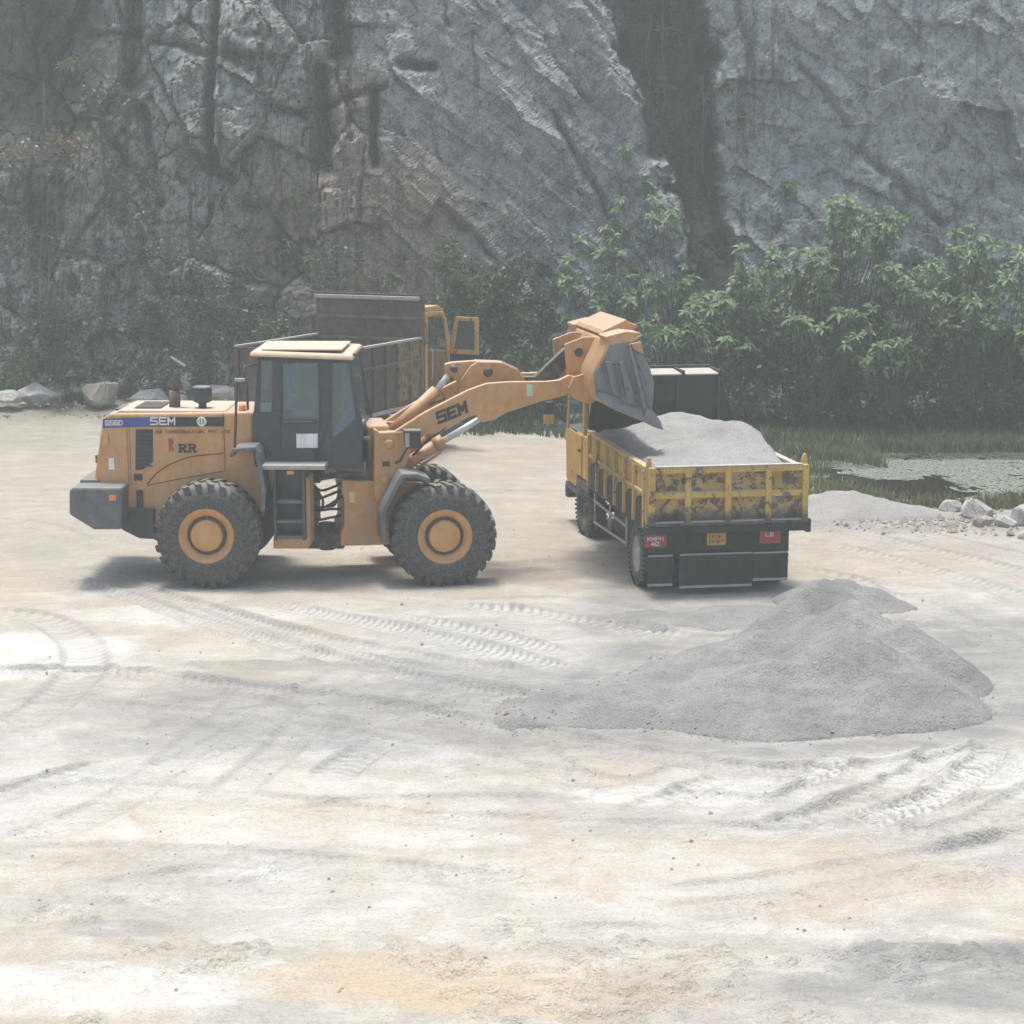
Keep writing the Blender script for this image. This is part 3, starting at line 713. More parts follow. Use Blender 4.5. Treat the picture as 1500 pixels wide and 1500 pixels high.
# ------------------------------------------------------------------ wheel loader
RO = (-4.51, 30.3); FO = (-1.265, 30.558)
RHD = math.radians(-1.0); FHD = math.radians(10.0)
LD = empty('wheel_loader', (RO[0], RO[1], 0.0), RHD, "orange articulated wheel loader tipping its raised bucket over the yellow truck", "wheel loader")
_c, _s = math.cos(FHD-RHD), math.sin(FHD-RHD)
_dx, _dy = FO[0]-RO[0], FO[1]-RO[1]
_ox = _dx*math.cos(RHD) + _dy*math.sin(RHD); _oy = -_dx*math.sin(RHD) + _dy*math.cos(RHD)
def FX(p):      # front frame -> loader frame
    return (_ox + p[0]*_c - p[1]*_s, _oy + p[0]*_s + p[1]*_c, p[2])
def FM(): return MB(FX)

def loader_wheel(cx, cyo, side, xf, z=0.80):
    """side -1: outer face towards -y. wheel = rim (> tyre, hub_cap, hub_groove)"""
    s = side
    mb = MB(xf)
    c = (cx, cyo, z)
    rim = mb.lathe([(0.41, -0.04*s), (0.415, 0.0), (0.40, 0.0), (0.375, -0.035*s), (0.30, -0.055*s), (0.292, -0.12*s), (0.24, -0.13*s), (0.0, -0.13*s)], c, 'y', 44).build('wheel', M['hub'], LD)
    mb = MB(xf)
    w = 0.60
    pr = [(0.415, 0.0), (0.43, 0.02*s), (0.52, 0.035*s), (0.62, 0.025*s), (0.70, -0.02*s), (0.75, -0.07*s), (0.765, -0.18*s), (0.77, -0.30*s), (0.765, -0.42*s), (0.75, -0.53*s), (0.71, -0.58*s), (0.62, -0.62*s), (0.42, -0.6*s), (0.40, -0.04*s)]
    mb.lathe(pr, c, 'y', 60)
    N = 26
    for sd in (0, 1):
        for k in range(N):
            a0 = 2*PI*(k + 0.5*sd)/N
            def q(r, y, a): return (cx + r*math.cos(a), cyo + y, z + r*math.sin(a))
            yo, yi = ((-0.005*s), (-0.32*s)) if sd == 0 else ((-0.595*s), (-0.28*s))
            hw = 0.062; sk = 0.13
            vs = []
            for (y, da, rt, rb, ww) in ((yo, 0.0, 0.785, 0.70, hw*1.15), (yo+(yi-yo)*0.25, sk*0.3, 0.795, 0.73, hw*1.05), (yi, sk, 0.795, 0.74, hw*0.8)):
                vs += [q(rb, y, a0+da-ww), q(rb, y, a0+da+ww), q(rt, y, a0+da+ww*0.78), q(rt, y, a0+da-ww*0.78)]
            yo2 = yo + (0.02*s if sd == 0 else -0.02*s)
            vs += [q(0.63, yo2, a0-hw*0.8-0.02), q(0.63, yo2, a0+hw*0.6-0.02)]
            f = [(0,1,5,4),(1,2,6,5),(2,3,7,6),(3,0,4,7),(4,5,9,8),(5,6,10,9),(6,7,11,10),(7,4,8,11),(8,9,10,11),(12,13,2,3),(12,0,3),(13,2,1)]
            mb.add(vs, f)
    mb.build('tyre', M['rubber'], rim)
    MB(xf).lathe([(0.285, -0.085*s), (0.285, -0.11*s), (0.235, -0.11*s), (0.235, -0.085*s)], c, 'y', 40).build('hub_groove', M['hubdark'], rim)
    MB(xf).lathe([(0.236, -0.12*s), (0.236, -0.03*s), (0.22, -0.012*s), (0.10, -0.004*s), (0.0, -0.002*s)], c, 'y', 40).build('hub_cap', M['hub'], rim)
    mbn = MB(xf)
    for k in range(16):
        a = 2*PI*k/16; p = (cx+0.262*math.cos(a), cyo-0.085*s, z+0.262*math.sin(a))
        mbn.cyl(p, (p[0], cyo-0.06*s, p[2]), 0.014, 6)
    mbn.build('wheel_nut', M['hubdark'], rim, kind='stuff')
loader_wheel(0.0, -1.35, -1, None)
loader_wheel(0.0, 1.35, 1, None)
loader_wheel(0.03, -1.35, -1, FX, 0.74)
loader_wheel(-0.05, 1.18, 1, FX, 0.74)

# rear body
mb = MB(); mb.prism([(-1.624,2.476), (-1.518,2.548), (0.648,2.574), (0.636,2.047), (0.759,1.581), (0.800,1.059), (0.682,0.849), (-1.370,0.842), (-1.350,1.450), (-1.794,1.469)], -0.72, 0.72)
hood = mb.build('hood', M['orange'], LD, 0.035)
mb = MB()
x0, z0 = (-1.518,2.548)
mb.prism([(-1.532,2.531), (-1.365,2.593), (0.218,2.591), (0.217,2.534)], -0.64, 0.64)
mb.build('hood_top', M['sunlit_orange'], hood, 0.02)
mb = MB(); a = (-1.193,2.578); mb.box(a[0], a[0]+0.40, -0.45, 0.35, a[1]-0.02, a[1]+0.035); mb.build('top_vent', M['black'], hood, 0.006)
mb = MB(); a = (-1.589,2.530); mb.box(a[0]+0.08, a[0]+0.28, -0.35, 0.3, a[1]+0.02, a[1]+0.05); mb.build('top_vent', M['darksteel'], hood, 0.006)
ys = -0.726
mb = MB(); mb.prism([(-1.614,2.476), (-0.893,2.498), (-0.898,2.354), (-1.629,2.332)], -0.715, ys); band = mb.build('blue_stripe', M['blue'], hood)
mb = MB(); mb.prism([(-0.893,2.498), (0.215,2.501), (0.202,2.361), (-0.898,2.354)], -0.715, ys-0.001); band2 = mb.build('dark_stripe', M['black'], hood)
def side_text(text, uv, w, h, gap, st, mat, y=-0.728, parent=hood, name='lettering', kind=None):
    letters(MB(), text, (uv[0], y, uv[1]), (1,0,0.008), (0,0,1), (0,-1,0), w, h, gap, st).build(name, mat, parent, kind=kind)
side_text('656D', (-1.576,2.378), 0.046, 0.065, 0.022, 0.017, M['white'])
side_text('SEM', (-0.892,2.390), 0.095, 0.098, 0.035, 0.024, M['white'], y=-0.731)
lx, lz = (-0.130,2.433)
mb = MB(); mb.lathe([(0.072, 0), (0.072, -0.006), (0.048, -0.006), (0.048, 0)], (lx, -0.7275, lz), 'y', 28)
mb.box(lx-0.013, lx+0.013, -0.733, -0.727, lz-0.06, lz+0.06)
for q in (-1, 1): mb.prism([(lx+q*0.085, lz), (lx+q*0.03, lz+0.03), (lx+q*0.03, lz-0.03)], -0.727, -0.7335)
mb.build('round_emblem', M['white'], hood)
side_text('RR CONSTRUCTION PVT LTD', (-0.819,2.256), 0.032, 0.038, 0.017, 0.009, M['faint'], kind='stuff')
side_text('r', (-0.631,2.003), 0.055, 0.15, 0, 0.034, M['red'])
side_text('RR', (-0.477,1.977), 0.095, 0.105, 0.05, 0.026, M['ink'])
mb = MB(); gp = [(-1.125,2.312), (-0.868,2.313), (-0.884,1.815), (-1.042,1.701), (-1.151,1.700)]
mb.prism(gp, -0.715, -0.73); g = mb.build('grille', M['black'], hood)
mb = MB()
for k in range(9):
    z = gp[4][1] + 0.05 + k*0.06; mb.box(gp[0][0]+0.02, gp[1][0]-0.02, -0.727, -0.738, z, z+0.018)
mb.build('grille_slat', M['cabgrey'], g)
a = (-1.178,1.638); b = (-1.048,1.534); MB().box(a[0], b[0], -0.715, -0.73, a[1], b[1]).build('small_vent', M['black'], hood, 0.004)
a = (-1.652,2.259); b = (-1.541,2.063); MB().box(a[0]+.01, b[0], -0.70, -0.745, a[1], b[1]).build('rear_lamp', M['hub'], LD, 0.01)
a = (-1.552,1.876); b = (-1.471,1.700); MB().box(a[0], b[0], -0.715, -0.725, a[1], b[1]).build('sticker', M['paper'], hood)
mb = MB()
for a, b in (((-1.259,2.322), (-1.288,1.460)), ((-1.223,2.322), (-1.251,1.460))):
    mb.box(a[0]-0.005, a[0]+0.005, -0.715, -0.7235, a[1], b[1])
a = (0.201,2.552); b = (0.179,1.683); mb.box(a[0]-0.006, a[0]+0.006, -0.715, -0.7235, a[1], b[1])
mb.tube([(p[0], -0.72, p[1]) for p in spline([(-0.977,1.482), (-0.806,1.670), (-0.554,1.816), (-0.252,1.910), (0.181,1.953)], 5)], 0.011, 6)
mb.tube([(p[0], -0.72, p[1]) for p in spline([(-0.977,1.461), (-0.572,1.546), (0.174,1.683)], 5)], 0.009, 6)
mb.build('panel_seam', M['hubdark'], hood)
MB().box(*[(-1.753,1.873)[0]-0.03, (-1.753,1.873)[0]+0.02], -0.60, -0.5, (-1.756,1.779)[1], (-1.752,1.904)[1]).build('rear_handle', M['fender'], LD, 0.01)
# counterweight and rear frame
mb = MB(); mb.prism([(-2.052,1.463), (-1.990,1.504), (-1.262,1.501), (-1.284,0.868), (-1.707,0.866), (-2.067,1.092)], -1.2, 1.2)
cw = mb.build('counterweight', M['fender'], LD, 0.04)
a = (-1.454,1.393); b = (-1.355,1.311); MB().box(a[0], b[0], -1.19, -1.212, a[1], b[1]).build('reflector', M['amber'], cw)
a = (-1.948,1.555); MB().box(a[0]-0.05, a[0]+0.25, -0.75, 0.75, a[1]-0.14, a[1]).build('counterweight_step', M['fender'], cw, 0.03)
mb = MB(); mb.prism([(-1.365,1.119), (-0.869,1.120), (-0.884,0.649), (-1.111,0.659), (-1.376,0.794)], -0.8, 0.8); mb.build('tail_frame', M['cabgrey'], LD, 0.02)
mb = MB(); a = (-1.138,1.373); mb.box(a[0], a[0]+0.09, -0.72, -0.78, a[1]-0.28, a[1]+0.02); mb.build('tow_bracket', M['black'], LD, 0.01)
MB().box(-1.1, 1.5, -0.46, 0.46, 0.72, 1.25).build('rear_frame', M['hubdark'], LD, 0.03)
mb = MB(); mb.tube([(0, -0.95, 0.8), (0, 0.95, 0.8)], 0.17, 16); mb.lathe([(0.0, -0.34), (0.22, -0.28), (0.33, 0), (0.22, 0.28), (0.0, 0.34)], (0, 0, 0.8), 'x', 20); mb.build('rear_axle', M['hubdark'], LD)
# engine stack and air cleaner
mb = MB(); a = (-0.630,2.518); mb.tube([(a[0], -0.2, a[1]-0.05), (a[0]+0.01, -0.2, a[1]+0.32)], 0.085, 14); mb.tube([(a[0]+0.02, -0.2, a[1]+0.3), (a[0]+0.045, -0.2, a[1]+0.60)], 0.055, 14)
ex = mb.build('exhaust_stack', M['rust'], LD)
b = (-0.566,3.269); mb = MB(); mb.add([(b[0]-0.11, -0.29, b[1]+0.07), (b[0]+0.11, -0.29, b[1]-0.07), (b[0]+0.11, -0.11, b[1]-0.07), (b[0]-0.11, -0.11, b[1]+0.07)] + [(b[0]-0.10, -0.29, b[1]+0.09), (b[0]+0.12, -0.29, b[1]-0.05), (b[0]+0.12, -0.11, b[1]-0.05), (b[0]-0.10, -0.11, b[1]+0.09)], [(0,1,2,3),(4,5,6,7),(0,1,5,4),(1,2,6,5),(2,3,7,6),(3,0,4,7)])
mb.build('rain_cap', M['fender'], ex)
a = (-0.184,2.520); b = (-0.174,2.895); mb = MB(); mb.lathe([(0.06, -0.05), (0.06, b[1]-a[1]-0.24), (0.145, b[1]-a[1]-0.2), (0.148, b[1]-a[1]-0.03), (0.12, b[1]-a[1]), (0, b[1]-a[1])], (a[0], -0.3, a[1]), 'z', 28); ac = mb.build('air_cleaner', M['cabgrey'], LD)
MB().lathe([(0.15, 0), (0.15, 0.015), (0.11, 0.03), (0, 0.035)], (a[0], -0.3, b[1]), 'z', 28).build('cleaner_cap', M['fender'], ac)
a = (0.450,2.546); MB().lathe([(0.06, 0), (0.055, 0.10), (0.03, 0.125), (0, 0.13)], (a[0], -0.5, a[1]), 'z', 20).build('beacon', M['amber'], LD)
# cab (posts and panels round open window frames)
W = 0.80
c0 = (0.631,1.769)[0]; zt = (0.749,3.390)[1]; zb = (0.939,1.780)[1]
mb = MB()
def wall(y0, y1):
    def P(*a): mb.prism(list(a), y0, y1)
    P((0.649,2.583), (1.075,2.584), (1.060,1.791), (0.638,2.079))                    # rear lower
    P((0.638,2.079), (1.060,1.791), (0.940,1.791), (0.652,1.790))
    P((0.754,3.401), (0.790,3.401), (0.752,2.584), (0.665,2.583))                    # rear post
    P((0.958,3.401), (1.092,3.401), (1.075,2.584), (0.941,2.584))                # post behind the door
    P((0.790,3.401), (0.958,3.401), (0.957,3.360), (0.789,3.360))
    P((1.092,3.401), (1.847,3.402), (1.846,3.321), (1.090,3.320))                    # header
    P((1.673,3.321), (1.846,3.321), (1.822,1.793), (1.648,1.792))                        # front door post
    P((1.847,3.402), (2.101,3.403), (2.110,3.322), (1.846,3.321))
    P((2.084,3.321), (2.120,3.322), (2.301,2.361), (2.259,2.279), (2.190,2.505))     # raked front post
    P((1.828,2.216), (1.900,2.216), (2.195,2.505), (2.301,2.361), (2.263,1.846), (2.201,1.794), (1.822,1.793))
wall(-0.80, -0.74); wall(0.74, 0.80)
q = (0.754,3.401); mb.box(q[0]-0.02, q[0]+0.04, -0.74, 0.74, q[1]-0.08, q[1])
q = (0.660,2.583); mb.box(q[0]-0.01, q[0]+0.05, -0.74, 0.74, zb, q[1])
q = (2.290,2.361); mb.box(q[0]-0.07, q[0]-0.02, -0.74, 0.74, zb, q[1])
mb.box(c0+0.03, q[0]-0.03, -0.73, 0.73, zb-0.04, zb+0.03)
cab = mb.build('cab', M['cabgrey'], LD, 0.008)
mb = MB(); mb.prism([(1.074,2.447), (1.660,2.448), (1.649,1.804), (1.061,1.803)], -0.80, -0.825)
mb.box((1.078,2.627)[0], (1.101,2.627)[0], -0.80, -0.822, (1.074,2.452)[1], (1.091,3.311)[1])
mb.box((1.637,2.628)[0], (1.662,2.628)[0], -0.80, -0.822, (1.074,2.452)[1], (1.091,3.311)[1])
door = mb.build('door', M['cabgrey'], LD, 0.012)
a = (1.080,2.444); b = (1.570,2.466); mb = MB(); mb.tube([(a[0]+0.03, -0.84, a[1]), (b[0], -0.84, b[1]-0.01)], 0.016, 8); mb.build('door_handle', M['fender'], door)
mb = MB(); mb.prism([(1.300,2.264), (1.622,2.270), (1.618,2.053), (1.301,2.053)], -0.826, -0.83); mb.build('paper_notice', M['paper'], door)
mb = MB(); mb.prism([(1.083,3.320), (1.683,3.321), (1.668,2.442), (1.065,2.441)], -0.765, -0.771); mb.build('door_pane', M['glass'], door)
for y in (-0.768, 0.768):
    s = 1 if y > 0 else -1
    mb = MB(); mb.prism([(0.759,3.370), (0.962,3.370), (0.945,2.574), (0.659,2.573)], y, y+0.006); mb.build('side_pane', M['glass'], cab)
    mb = MB(); mb.prism([(1.836,3.331), (2.100,3.332), (2.200,2.494), (1.900,2.206), (1.818,2.206)], y, y+0.006); mb.build('side_pane', M['glass'], cab)
mb = MB(); mb.prism([(1.083,3.320), (1.683,3.321), (1.668,2.442), (1.065,2.441)], 0.765, 0.771); mb.build('side_pane', M['glass'], cab)
a = (2.110,3.352); b = (2.280,2.361)
mb = MB(); mb.add([(a[0], -0.73, a[1]), (a[0], 0.73, a[1]), (b[0]-0.03, 0.73, b[1]), (b[0]-0.03, -0.73, b[1])], [(0,1,2,3)]); mb.build('windshield', M['glass'], cab)
a = (0.778,3.340); b = (0.680,2.594)
mb = MB(); mb.add([(a[0], -0.73, a[1]), (a[0], 0.73, a[1]), (b[0], 0.73, b[1]), (b[0], -0.73, b[1])], [(0,1,2,3)]); mb.build('rear_pane', M['glass'], cab)
a = (0.752,2.725); b = (0.922,2.582); MB().box(a[0], b[0], -0.755, -0.75, b[1], a[1]).build('window_sticker', M['paper'], cab)
a = (1.201,2.857); MB().box(a[0], a[0]+0.09, -0.755, -0.75, a[1]-0.045, a[1]).build('window_sticker', M['sticker'], cab)
# roof
mb = MB(); r0 = (0.625,3.469); r1 = (2.170,3.416)
for (xa, xb, ya, yb) in ((r0[0], r1[0], -0.88, 0.88),):
    mb.add([(xa, ya, r0[1]-0.04), (xb, ya, r1[1]-0.05), (xb, yb, r1[1]-0.05), (xa, yb, r0[1]-0.04), (xa+0.02, ya+0.03, r0[1]+0.03), (xb-0.03, ya+0.03, r1[1]+0.03), (xb-0.03, yb-0.03, r1[1]+0.05), (xa+0.02, yb-0.03, r0[1]+0.04)], [(0,3,2,1),(4,5,6,7),(0,1,5,4),(1,2,6,5),(2,3,7,6),(3,0,4,7)])
roof = mb.build('cab_roof', M['sunlit_orange'], LD, 0.03)
MB().box(r0[0]+0.10, r1[0]-0.12, -0.82, 0.82, zt-0.03, r1[1]-0.045).build('roof_lining', M['cabgrey'], roof)
for xa in (r0[0]-0.015, r1[0]-0.035):
    MB().box(xa, xa+0.05, -0.60, 0.62, r1[1]-0.02, r1[1]+0.035).build('work_lamp', M['hubdark'], roof, 0.01)
MB().box(r0[0]+0.16, r1[0]-0.18, -0.70, 0.70, r0[1]+0.03, r0[1]+0.055).build('roof_panel', M['sunlit_orange'], roof, 0.015)
# things inside the cab
sx = (1.149,1.894)[0]
mb = MB(); mb.box(sx-0.25, sx+0.25, -0.28, 0.28, zb+0.30, zb+0.46); mb.prism([(sx-0.36, zb+0.4), (sx-0.22, zb+0.4), (sx-0.32, zb+1.05), (sx-0.44, zb+1.05)], -0.26, 0.26); mb.build('seat', M['seat'], cab, 0.05)
mb = MB(); mb.tube([(sx+0.75, 0, zb), (sx+0.55, 0, zb+0.72)], 0.04, 10); mb.lathe([(0.20, 0), (0.215, 0.012), (0.20, 0.024), (0.185, 0.012)], (sx+0.53, 0, zb+0.74), 'z', 24, closed=True); mb.build('steering_wheel', M['black'], cab)
mb = MB(); a = (1.086,3.280); b = (1.258,2.602)
vs = []; n = 12
for k in range(n+1):
    x = a[0] + (b[0]-a[0])*k/n; y = -0.62 + 0.025*math.sin(k*2.1); vs += [(x, y, b[1]), (x, y, a[1])]
mb.add(vs, [(2*k, 2*k+2, 2*k+3, 2*k+1) for k in range(n)], True); mb.build('curtain', M['curtain'], cab)
mb = MB(); mb.add([((1.859,2.223)[0], -0.70, (1.859,2.223)[1]), ((2.201,2.472)[0], -0.66, (2.201,2.472)[1]), ((2.132,2.665)[0], -0.55, (2.132,2.665)[1]), ((2.039,2.603)[0], -0.5, (2.039,2.603)[1]), ((1.913,2.417)[0], -0.5, (1.913,2.417)[1])], [(0,1,2,3,4)]); mb.build('blue_sheet', M['tarp'], cab)
# platform, ladder, fender
a = (0.772,1.845); b = (1.763,1.781)
deck = MB().box(a[0], b[0], -1.22, -0.74, b[1], a[1]).build('platform', M['rail'], LD, 0.008)
a = (1.199,1.762); MB().box(a[0], a[0]+0.10, -1.215, -1.225, a[1]-0.05, a[1]).build('marker_lamp', M['amber'], deck)
lx0 = (1.012,1.656)[0]; lx1 = (1.437,1.657)[0]; lz0 = (0.992,0.720)[1]; lz1 = (1.014,1.779)[1]
MB().box(lx0-0.02, lx1+0.02, -1.0, -0.5, lz0+0.08, lz1).build('fuel_tank', M['cabgrey'], LD, 0.03)
mb = MB()
for x in (lx0, lx1): mb.box(x-0.022, x+0.022, -1.22, -1.05, lz0, lz1)
lad = mb.build('ladder', M['cabgrey'], LD, 0.006)
for z in ((1.004,1.277)[1], (0.998,0.978)[1], (0.993,0.740)[1]):
    MB().box(lx0+0.024, lx1-0.024, -1.23, -1.0, z, z+0.035).build('ladder_step', M['fender'], lad, 0.006)
mb = MB(); a = (0.959,0.732); b = (1.487,0.568); mb.box(a[0], b[0], -1.1, -0.5, b[1], a[1]-0.01); a = (1.429,1.644); b = (1.512,0.579); mb.box(a[0], b[0], -1.05, -0.5, b[1]+0.02, a[1])
mb.build('side_skirt', M['orange'], LD, 0.012)
mb = MB(); fp = [(0.356,1.996), (0.420,2.108), (0.753,2.139), (0.811,2.038), (0.890,1.467), (0.873,1.181)]
mb.sheet(list(reversed(fp)), -1.32, -0.74, 0.06); mb.build('rear_fender', M['fender'], LD, 0.02)
mb = MB(); mb.sheet(list(reversed(fp)), 1.32, 0.74, 0.06); mb.build('rear_fender', M['fender'], LD, 0.02)
# handrail and mirror on the fender
mb = MB(); a = (0.434,2.094); b = (0.488,3.107); c = (0.613,3.076); d = (0.563,2.636)
mb.tube([(a[0], -1.2, a[1]), (b[0], -1.2, b[1]), (c[0], -1.05, c[1]), (d[0], -0.7, d[1]-0.02)], 0.02, 8); e = (0.542,3.044); f = (0.563,3.288); g2 = (0.731,3.299)
mb.tube([(e[0], -1.05, e[1]), (f[0], -0.9, f[1]), (g2[0], -0.82, g2[1])], 0.016, 8); mb.build('handrail', M['cabgrey'], LD)
mb = MB(); mb.box(b[0]-0.03, b[0]+0.12, -1.23, -1.17, b[1]-0.02, b[1]+0.03); mb.build('rail_cap', M['rail'], LD, 0.01)
mb = MB(); a = (1.758,2.632); b = (1.630,1.900); mb.tube([(a[0], -0.85, a[1]), (a[0]-0.05, -0.88, (a[1]+b[1])/2), (b[0]-0.05, -0.86, b[1])], 0.014, 8); mb.build('grab_bar', M['cabgrey'], LD)
# articulation: hitch, hoses, loop guard
mb = MB(); a = (1.392,0.753); b = (1.895,0.432); mb.box(a[0]-0.1, b[0]+0.05, -0.40, 0.40, b[1], a[1]-0.08); mb.cyl((a[0]+0.25, 0, b[1]-0.08), (a[0]+0.25, 0, a[1]+0.02), 0.13)
mb.build('hitch', M['darksteel'], LD, 0.02)
MB().box(a[0]-0.35, a[0]+0.2, -0.35, 0.35, (1.404,1.438)[1], (1.406,1.555)[1]).build('hitch', M['darksteel'], LD, 0.02)
HOSES = [[(1.324,1.432), (1.646,1.338), (1.930,1.455)], [(1.309,1.289), (1.559,1.194), (1.918,1.344)], [(1.312,1.117), (1.636,1.054), (1.922,1.235)],
         [(1.316,1.009), (1.641,0.999), (1.924,1.021)], [(1.296,0.919), (1.633,0.888), (1.908,0.953)], [(1.455,1.440), (1.598,1.230), (1.626,1.018)], [(1.870,1.294), (1.784,1.082), (1.595,1.061)]]
for k, h in enumerate(HOSES):
    yy = -0.36 + 0.07*(k % 4)
    MB().tube([(p[0], yy + 0.05*math.sin(i), p[1]) for i, p in enumerate(spline(h, 6))], 0.021, 8).build('hose', M['black'], LD)
mb = MB(); g = [(2.281,2.135), (2.363,2.114), (2.358,1.708), (2.305,1.613), (1.932,1.602), (1.620,1.549)]
mb.tube([(p[0], -0.5, p[1]) for p in spline(g, 4)], 0.045, 10); mb.build('hose_bundle', M['darksteel'], LD)

# front frame
mb = FM(); mb.prism([(-1.434,1.526), (-0.937,1.481), (-0.671,1.062), (-0.708,0.502), (-1.475,0.506), (-1.467,0.717), (-1.414,0.821), (-1.408,1.242), (-1.437,1.327)], -0.6, 0.6)
ff = mb.build('front_frame', M['orange'], LD, 0.02)
a = (-1.325,1.344); b = (-1.248,1.174); FM().box(a[0], b[0], -0.597, -0.606, b[1], a[1]).build('sticker', M['lime'], ff)
for y0, y1 in ((-0.72, -0.50), (0.50, 0.72)):
    mb = FM(); mb.prism([(-0.951,2.301), (-0.899,2.279), (-0.869,2.247), (-0.693,2.254), (-0.413,2.257), (-0.352,2.069), (-0.502,1.655), (-0.423,1.180), (-0.529,0.920), (-0.963,1.270)], y0, y1)
    tw = mb.build('tower_plate', M['orange'], LD, 0.015)
    if y0 < 0:
        for (p, r) in (((-0.726,2.067), 0.075), ((-0.794,1.516), 0.065)):
            FM().lathe([(r, 0), (r, -0.02), (r*0.6, -0.03), (0, -0.03)], (p[0], -0.72, p[1]), 'y', 24).build('pivot_pin', M['hub'], tw)
        a = (-0.832,1.810); b = (-0.719,1.734); FM().box(a[0], b[0], -0.715, -0.728, b[1], a[1]).build('name_plate', M['ink'], tw)
a = (-1.011,2.326); b = (-0.792,2.087)
FM().box(a[0]-0.02, b[0]+0.1, -0.5, 0.5, b[1]-0.3, a[1]).build('cross_tube', M['orange'], ff, 0.03)
mb = FM(); mb.tube([(0.03, -0.95, 0.74), (0.03, 0.95, 0.74)], 0.17, 16); mb.lathe([(0, -0.36), (0.24, -0.28), (0.36, 0), (0.24, 0.28), (0, 0.36)], (0.03, 0, 0.70), 'x', 20); mb.build('front_axle', M['hubdark'], LD)
# front fenders
fp = [(-0.174,1.620), (-0.368,1.697), (-0.602,1.704), (-0.654,1.633), (-0.883,1.218), (-0.925,1.116), (-0.920,0.672)]
for y0, y1 in ((-1.30, -0.74), (0.74, 1.30)):
    mb = FM(); mb.sheet(fp, y0, y1, 0.07); mb.build('front_fender', M['fender'], LD, 0.02)
    mb = FM(); mb.prism([(-0.526,1.491), (-0.162,1.460), (-0.323,0.917), (-0.723,0.613), (-0.781,1.037)], -0.74 if y0 < 0 else 0.62, -0.62 if y0 < 0 else 0.74); mb.build('fender_bracket', M['orange'], LD, 0.01)
# headlamps on the tower
for y in (-0.95, 0.85):
    a = (-0.497,2.283); b = (-0.272,2.029)
    mb = FM(); mb.box(a[0], b[0], y, y+0.24, b[1], a[1]); hl = mb.build('headlamp', M['black'], LD, 0.02)
    FM().box(a[0]-0.02, b[0]+0.01, y-0.01, y+0.25, a[1]-0.01, a[1]+0.02).build('lamp_cap', M['fender'], hl, 0.008)
    FM().box(a[0]-0.012, a[0]+0.05, y-0.012, y+0.03, b[1]+0.02, a[1]-0.02).build('side_lens', M['rail'], hl, 0.006)
    FM().tube([(a[0]+0.02, y+0.1, b[1]), (a[0]-0.08, y+0.12, b[1]-0.2), (a[0]-0.15, -0.66 if y < 0 else 0.66, b[1]-0.26)], 0.022, 8).build('lamp_stalk', M['black'], hl)
# lift arms
arm = [(-0.817,2.212), (-0.682,2.230), (-0.190,2.531), (0.481,2.861), (0.775,2.960), (1.123,2.979), (1.705,2.974), (1.896,2.991), (2.045,3.062), (2.195,3.027), (2.260,2.879), (2.196,2.754), (2.015,2.758), (1.631,2.671), (1.070,2.504), (0.901,2.403), (0.711,2.365), (0.606,2.483), (0.227,2.355), (-0.193,2.177), (-0.424,1.994), (-0.612,1.873), (-0.799,1.920), (-0.870,2.068)]
for y0, y1 in ((-0.70, -0.58), (0.58, 0.70)):
    mb = FM(); mb.prism(arm, y0, y1); ar = mb.build('lift_arm', M['orange'], LD, 0.012)
    p = (2.131,2.892); FM().cyl((p[0], y0-0.03, p[1]), (p[0], y1+0.03, p[1]), 0.09, 20).build('bucket_pin', M['darksteel'], ar)
    p = (0.774,2.458); FM().cyl((p[0], y0-0.02, p[1]), (p[0], y1+0.02, p[1]), 0.07, 18).build('cylinder_pin', M['hub'], ar)
    if y0 < 0:
        a = (0.038,2.390); b = (0.530,2.546); d = Vector((b[0]-a[0], 0, b[1]-a[1])).normalized()
        d = Vector((math.cos(math.radians(20)), 0, math.sin(math.radians(20)))); n = Vector((-math.sin(math.radians(12)), 0, math.cos(math.radians(12))))
        letters(FM(), 'SEM', (a[0]-0.0, -0.703, a[1]-0.01), d, n, (0,-1,0), 0.115, 0.15, 0.055, 0.045).build('lettering', M['ink'], ar)
        a = (1.388,2.936); b = (1.484,2.756); FM().box(a[0], b[0], -0.699, -0.706, b[1], a[1]).build('sticker', M['sticker'], ar)
mb = FM(); p = (0.801,2.713); mb.cyl((p[0], -0.6, p[1]), (p[0], 0.6, p[1]), 0.15, 20); mb.build('arm_cross_tube', M['orange'], LD)
# lift cylinders
for y in (-0.46, 0.46):
    a = (-0.491,1.689); b = (0.111,2.054); c = (0.800,2.449)
    mb = FM(); mb.tube([(a[0]-0.12, y, a[1]-0.07), (b[0], y, b[1])], 0.095, 18); d = Vector((b[0]-a[0], 0, b[1]-a[1])).normalized()
    mb.tube([(b[0]-d.x*0.12, y, b[1]-d.z*0.12), (b[0]+d.x*0.03, y, b[1]+d.z*0.03)], 0.115, 18)
    lc = mb.build('lift_cylinder', M['orange'], LD)
    FM().tube([(b[0], y, b[1]), (c[0]+0.02, y, c[1]+0.01)], 0.05, 14).build('cylinder_rod', M['chrome'], lc)
    FM().tube([(a[0]+0.12, y-0.06, a[1]-0.10), (b[0]-0.02, y-0.06, b[1]-0.15), (b[0]-0.0, y-0.03, b[1]-0.05)], 0.022, 8).build('oil_pipe', M['hub'], lc)
    FM().tube([((-0.347,1.849)[0], y-0.05, (-0.347,1.849)[1]), ((-0.094,2.011)[0], y-0.12, (-0.094,2.085)[1]+0.05), ((0.138,2.216)[0], y-0.1, (0.139,2.258)[1])], 0.02, 8).build('hose', M['black'], lc)
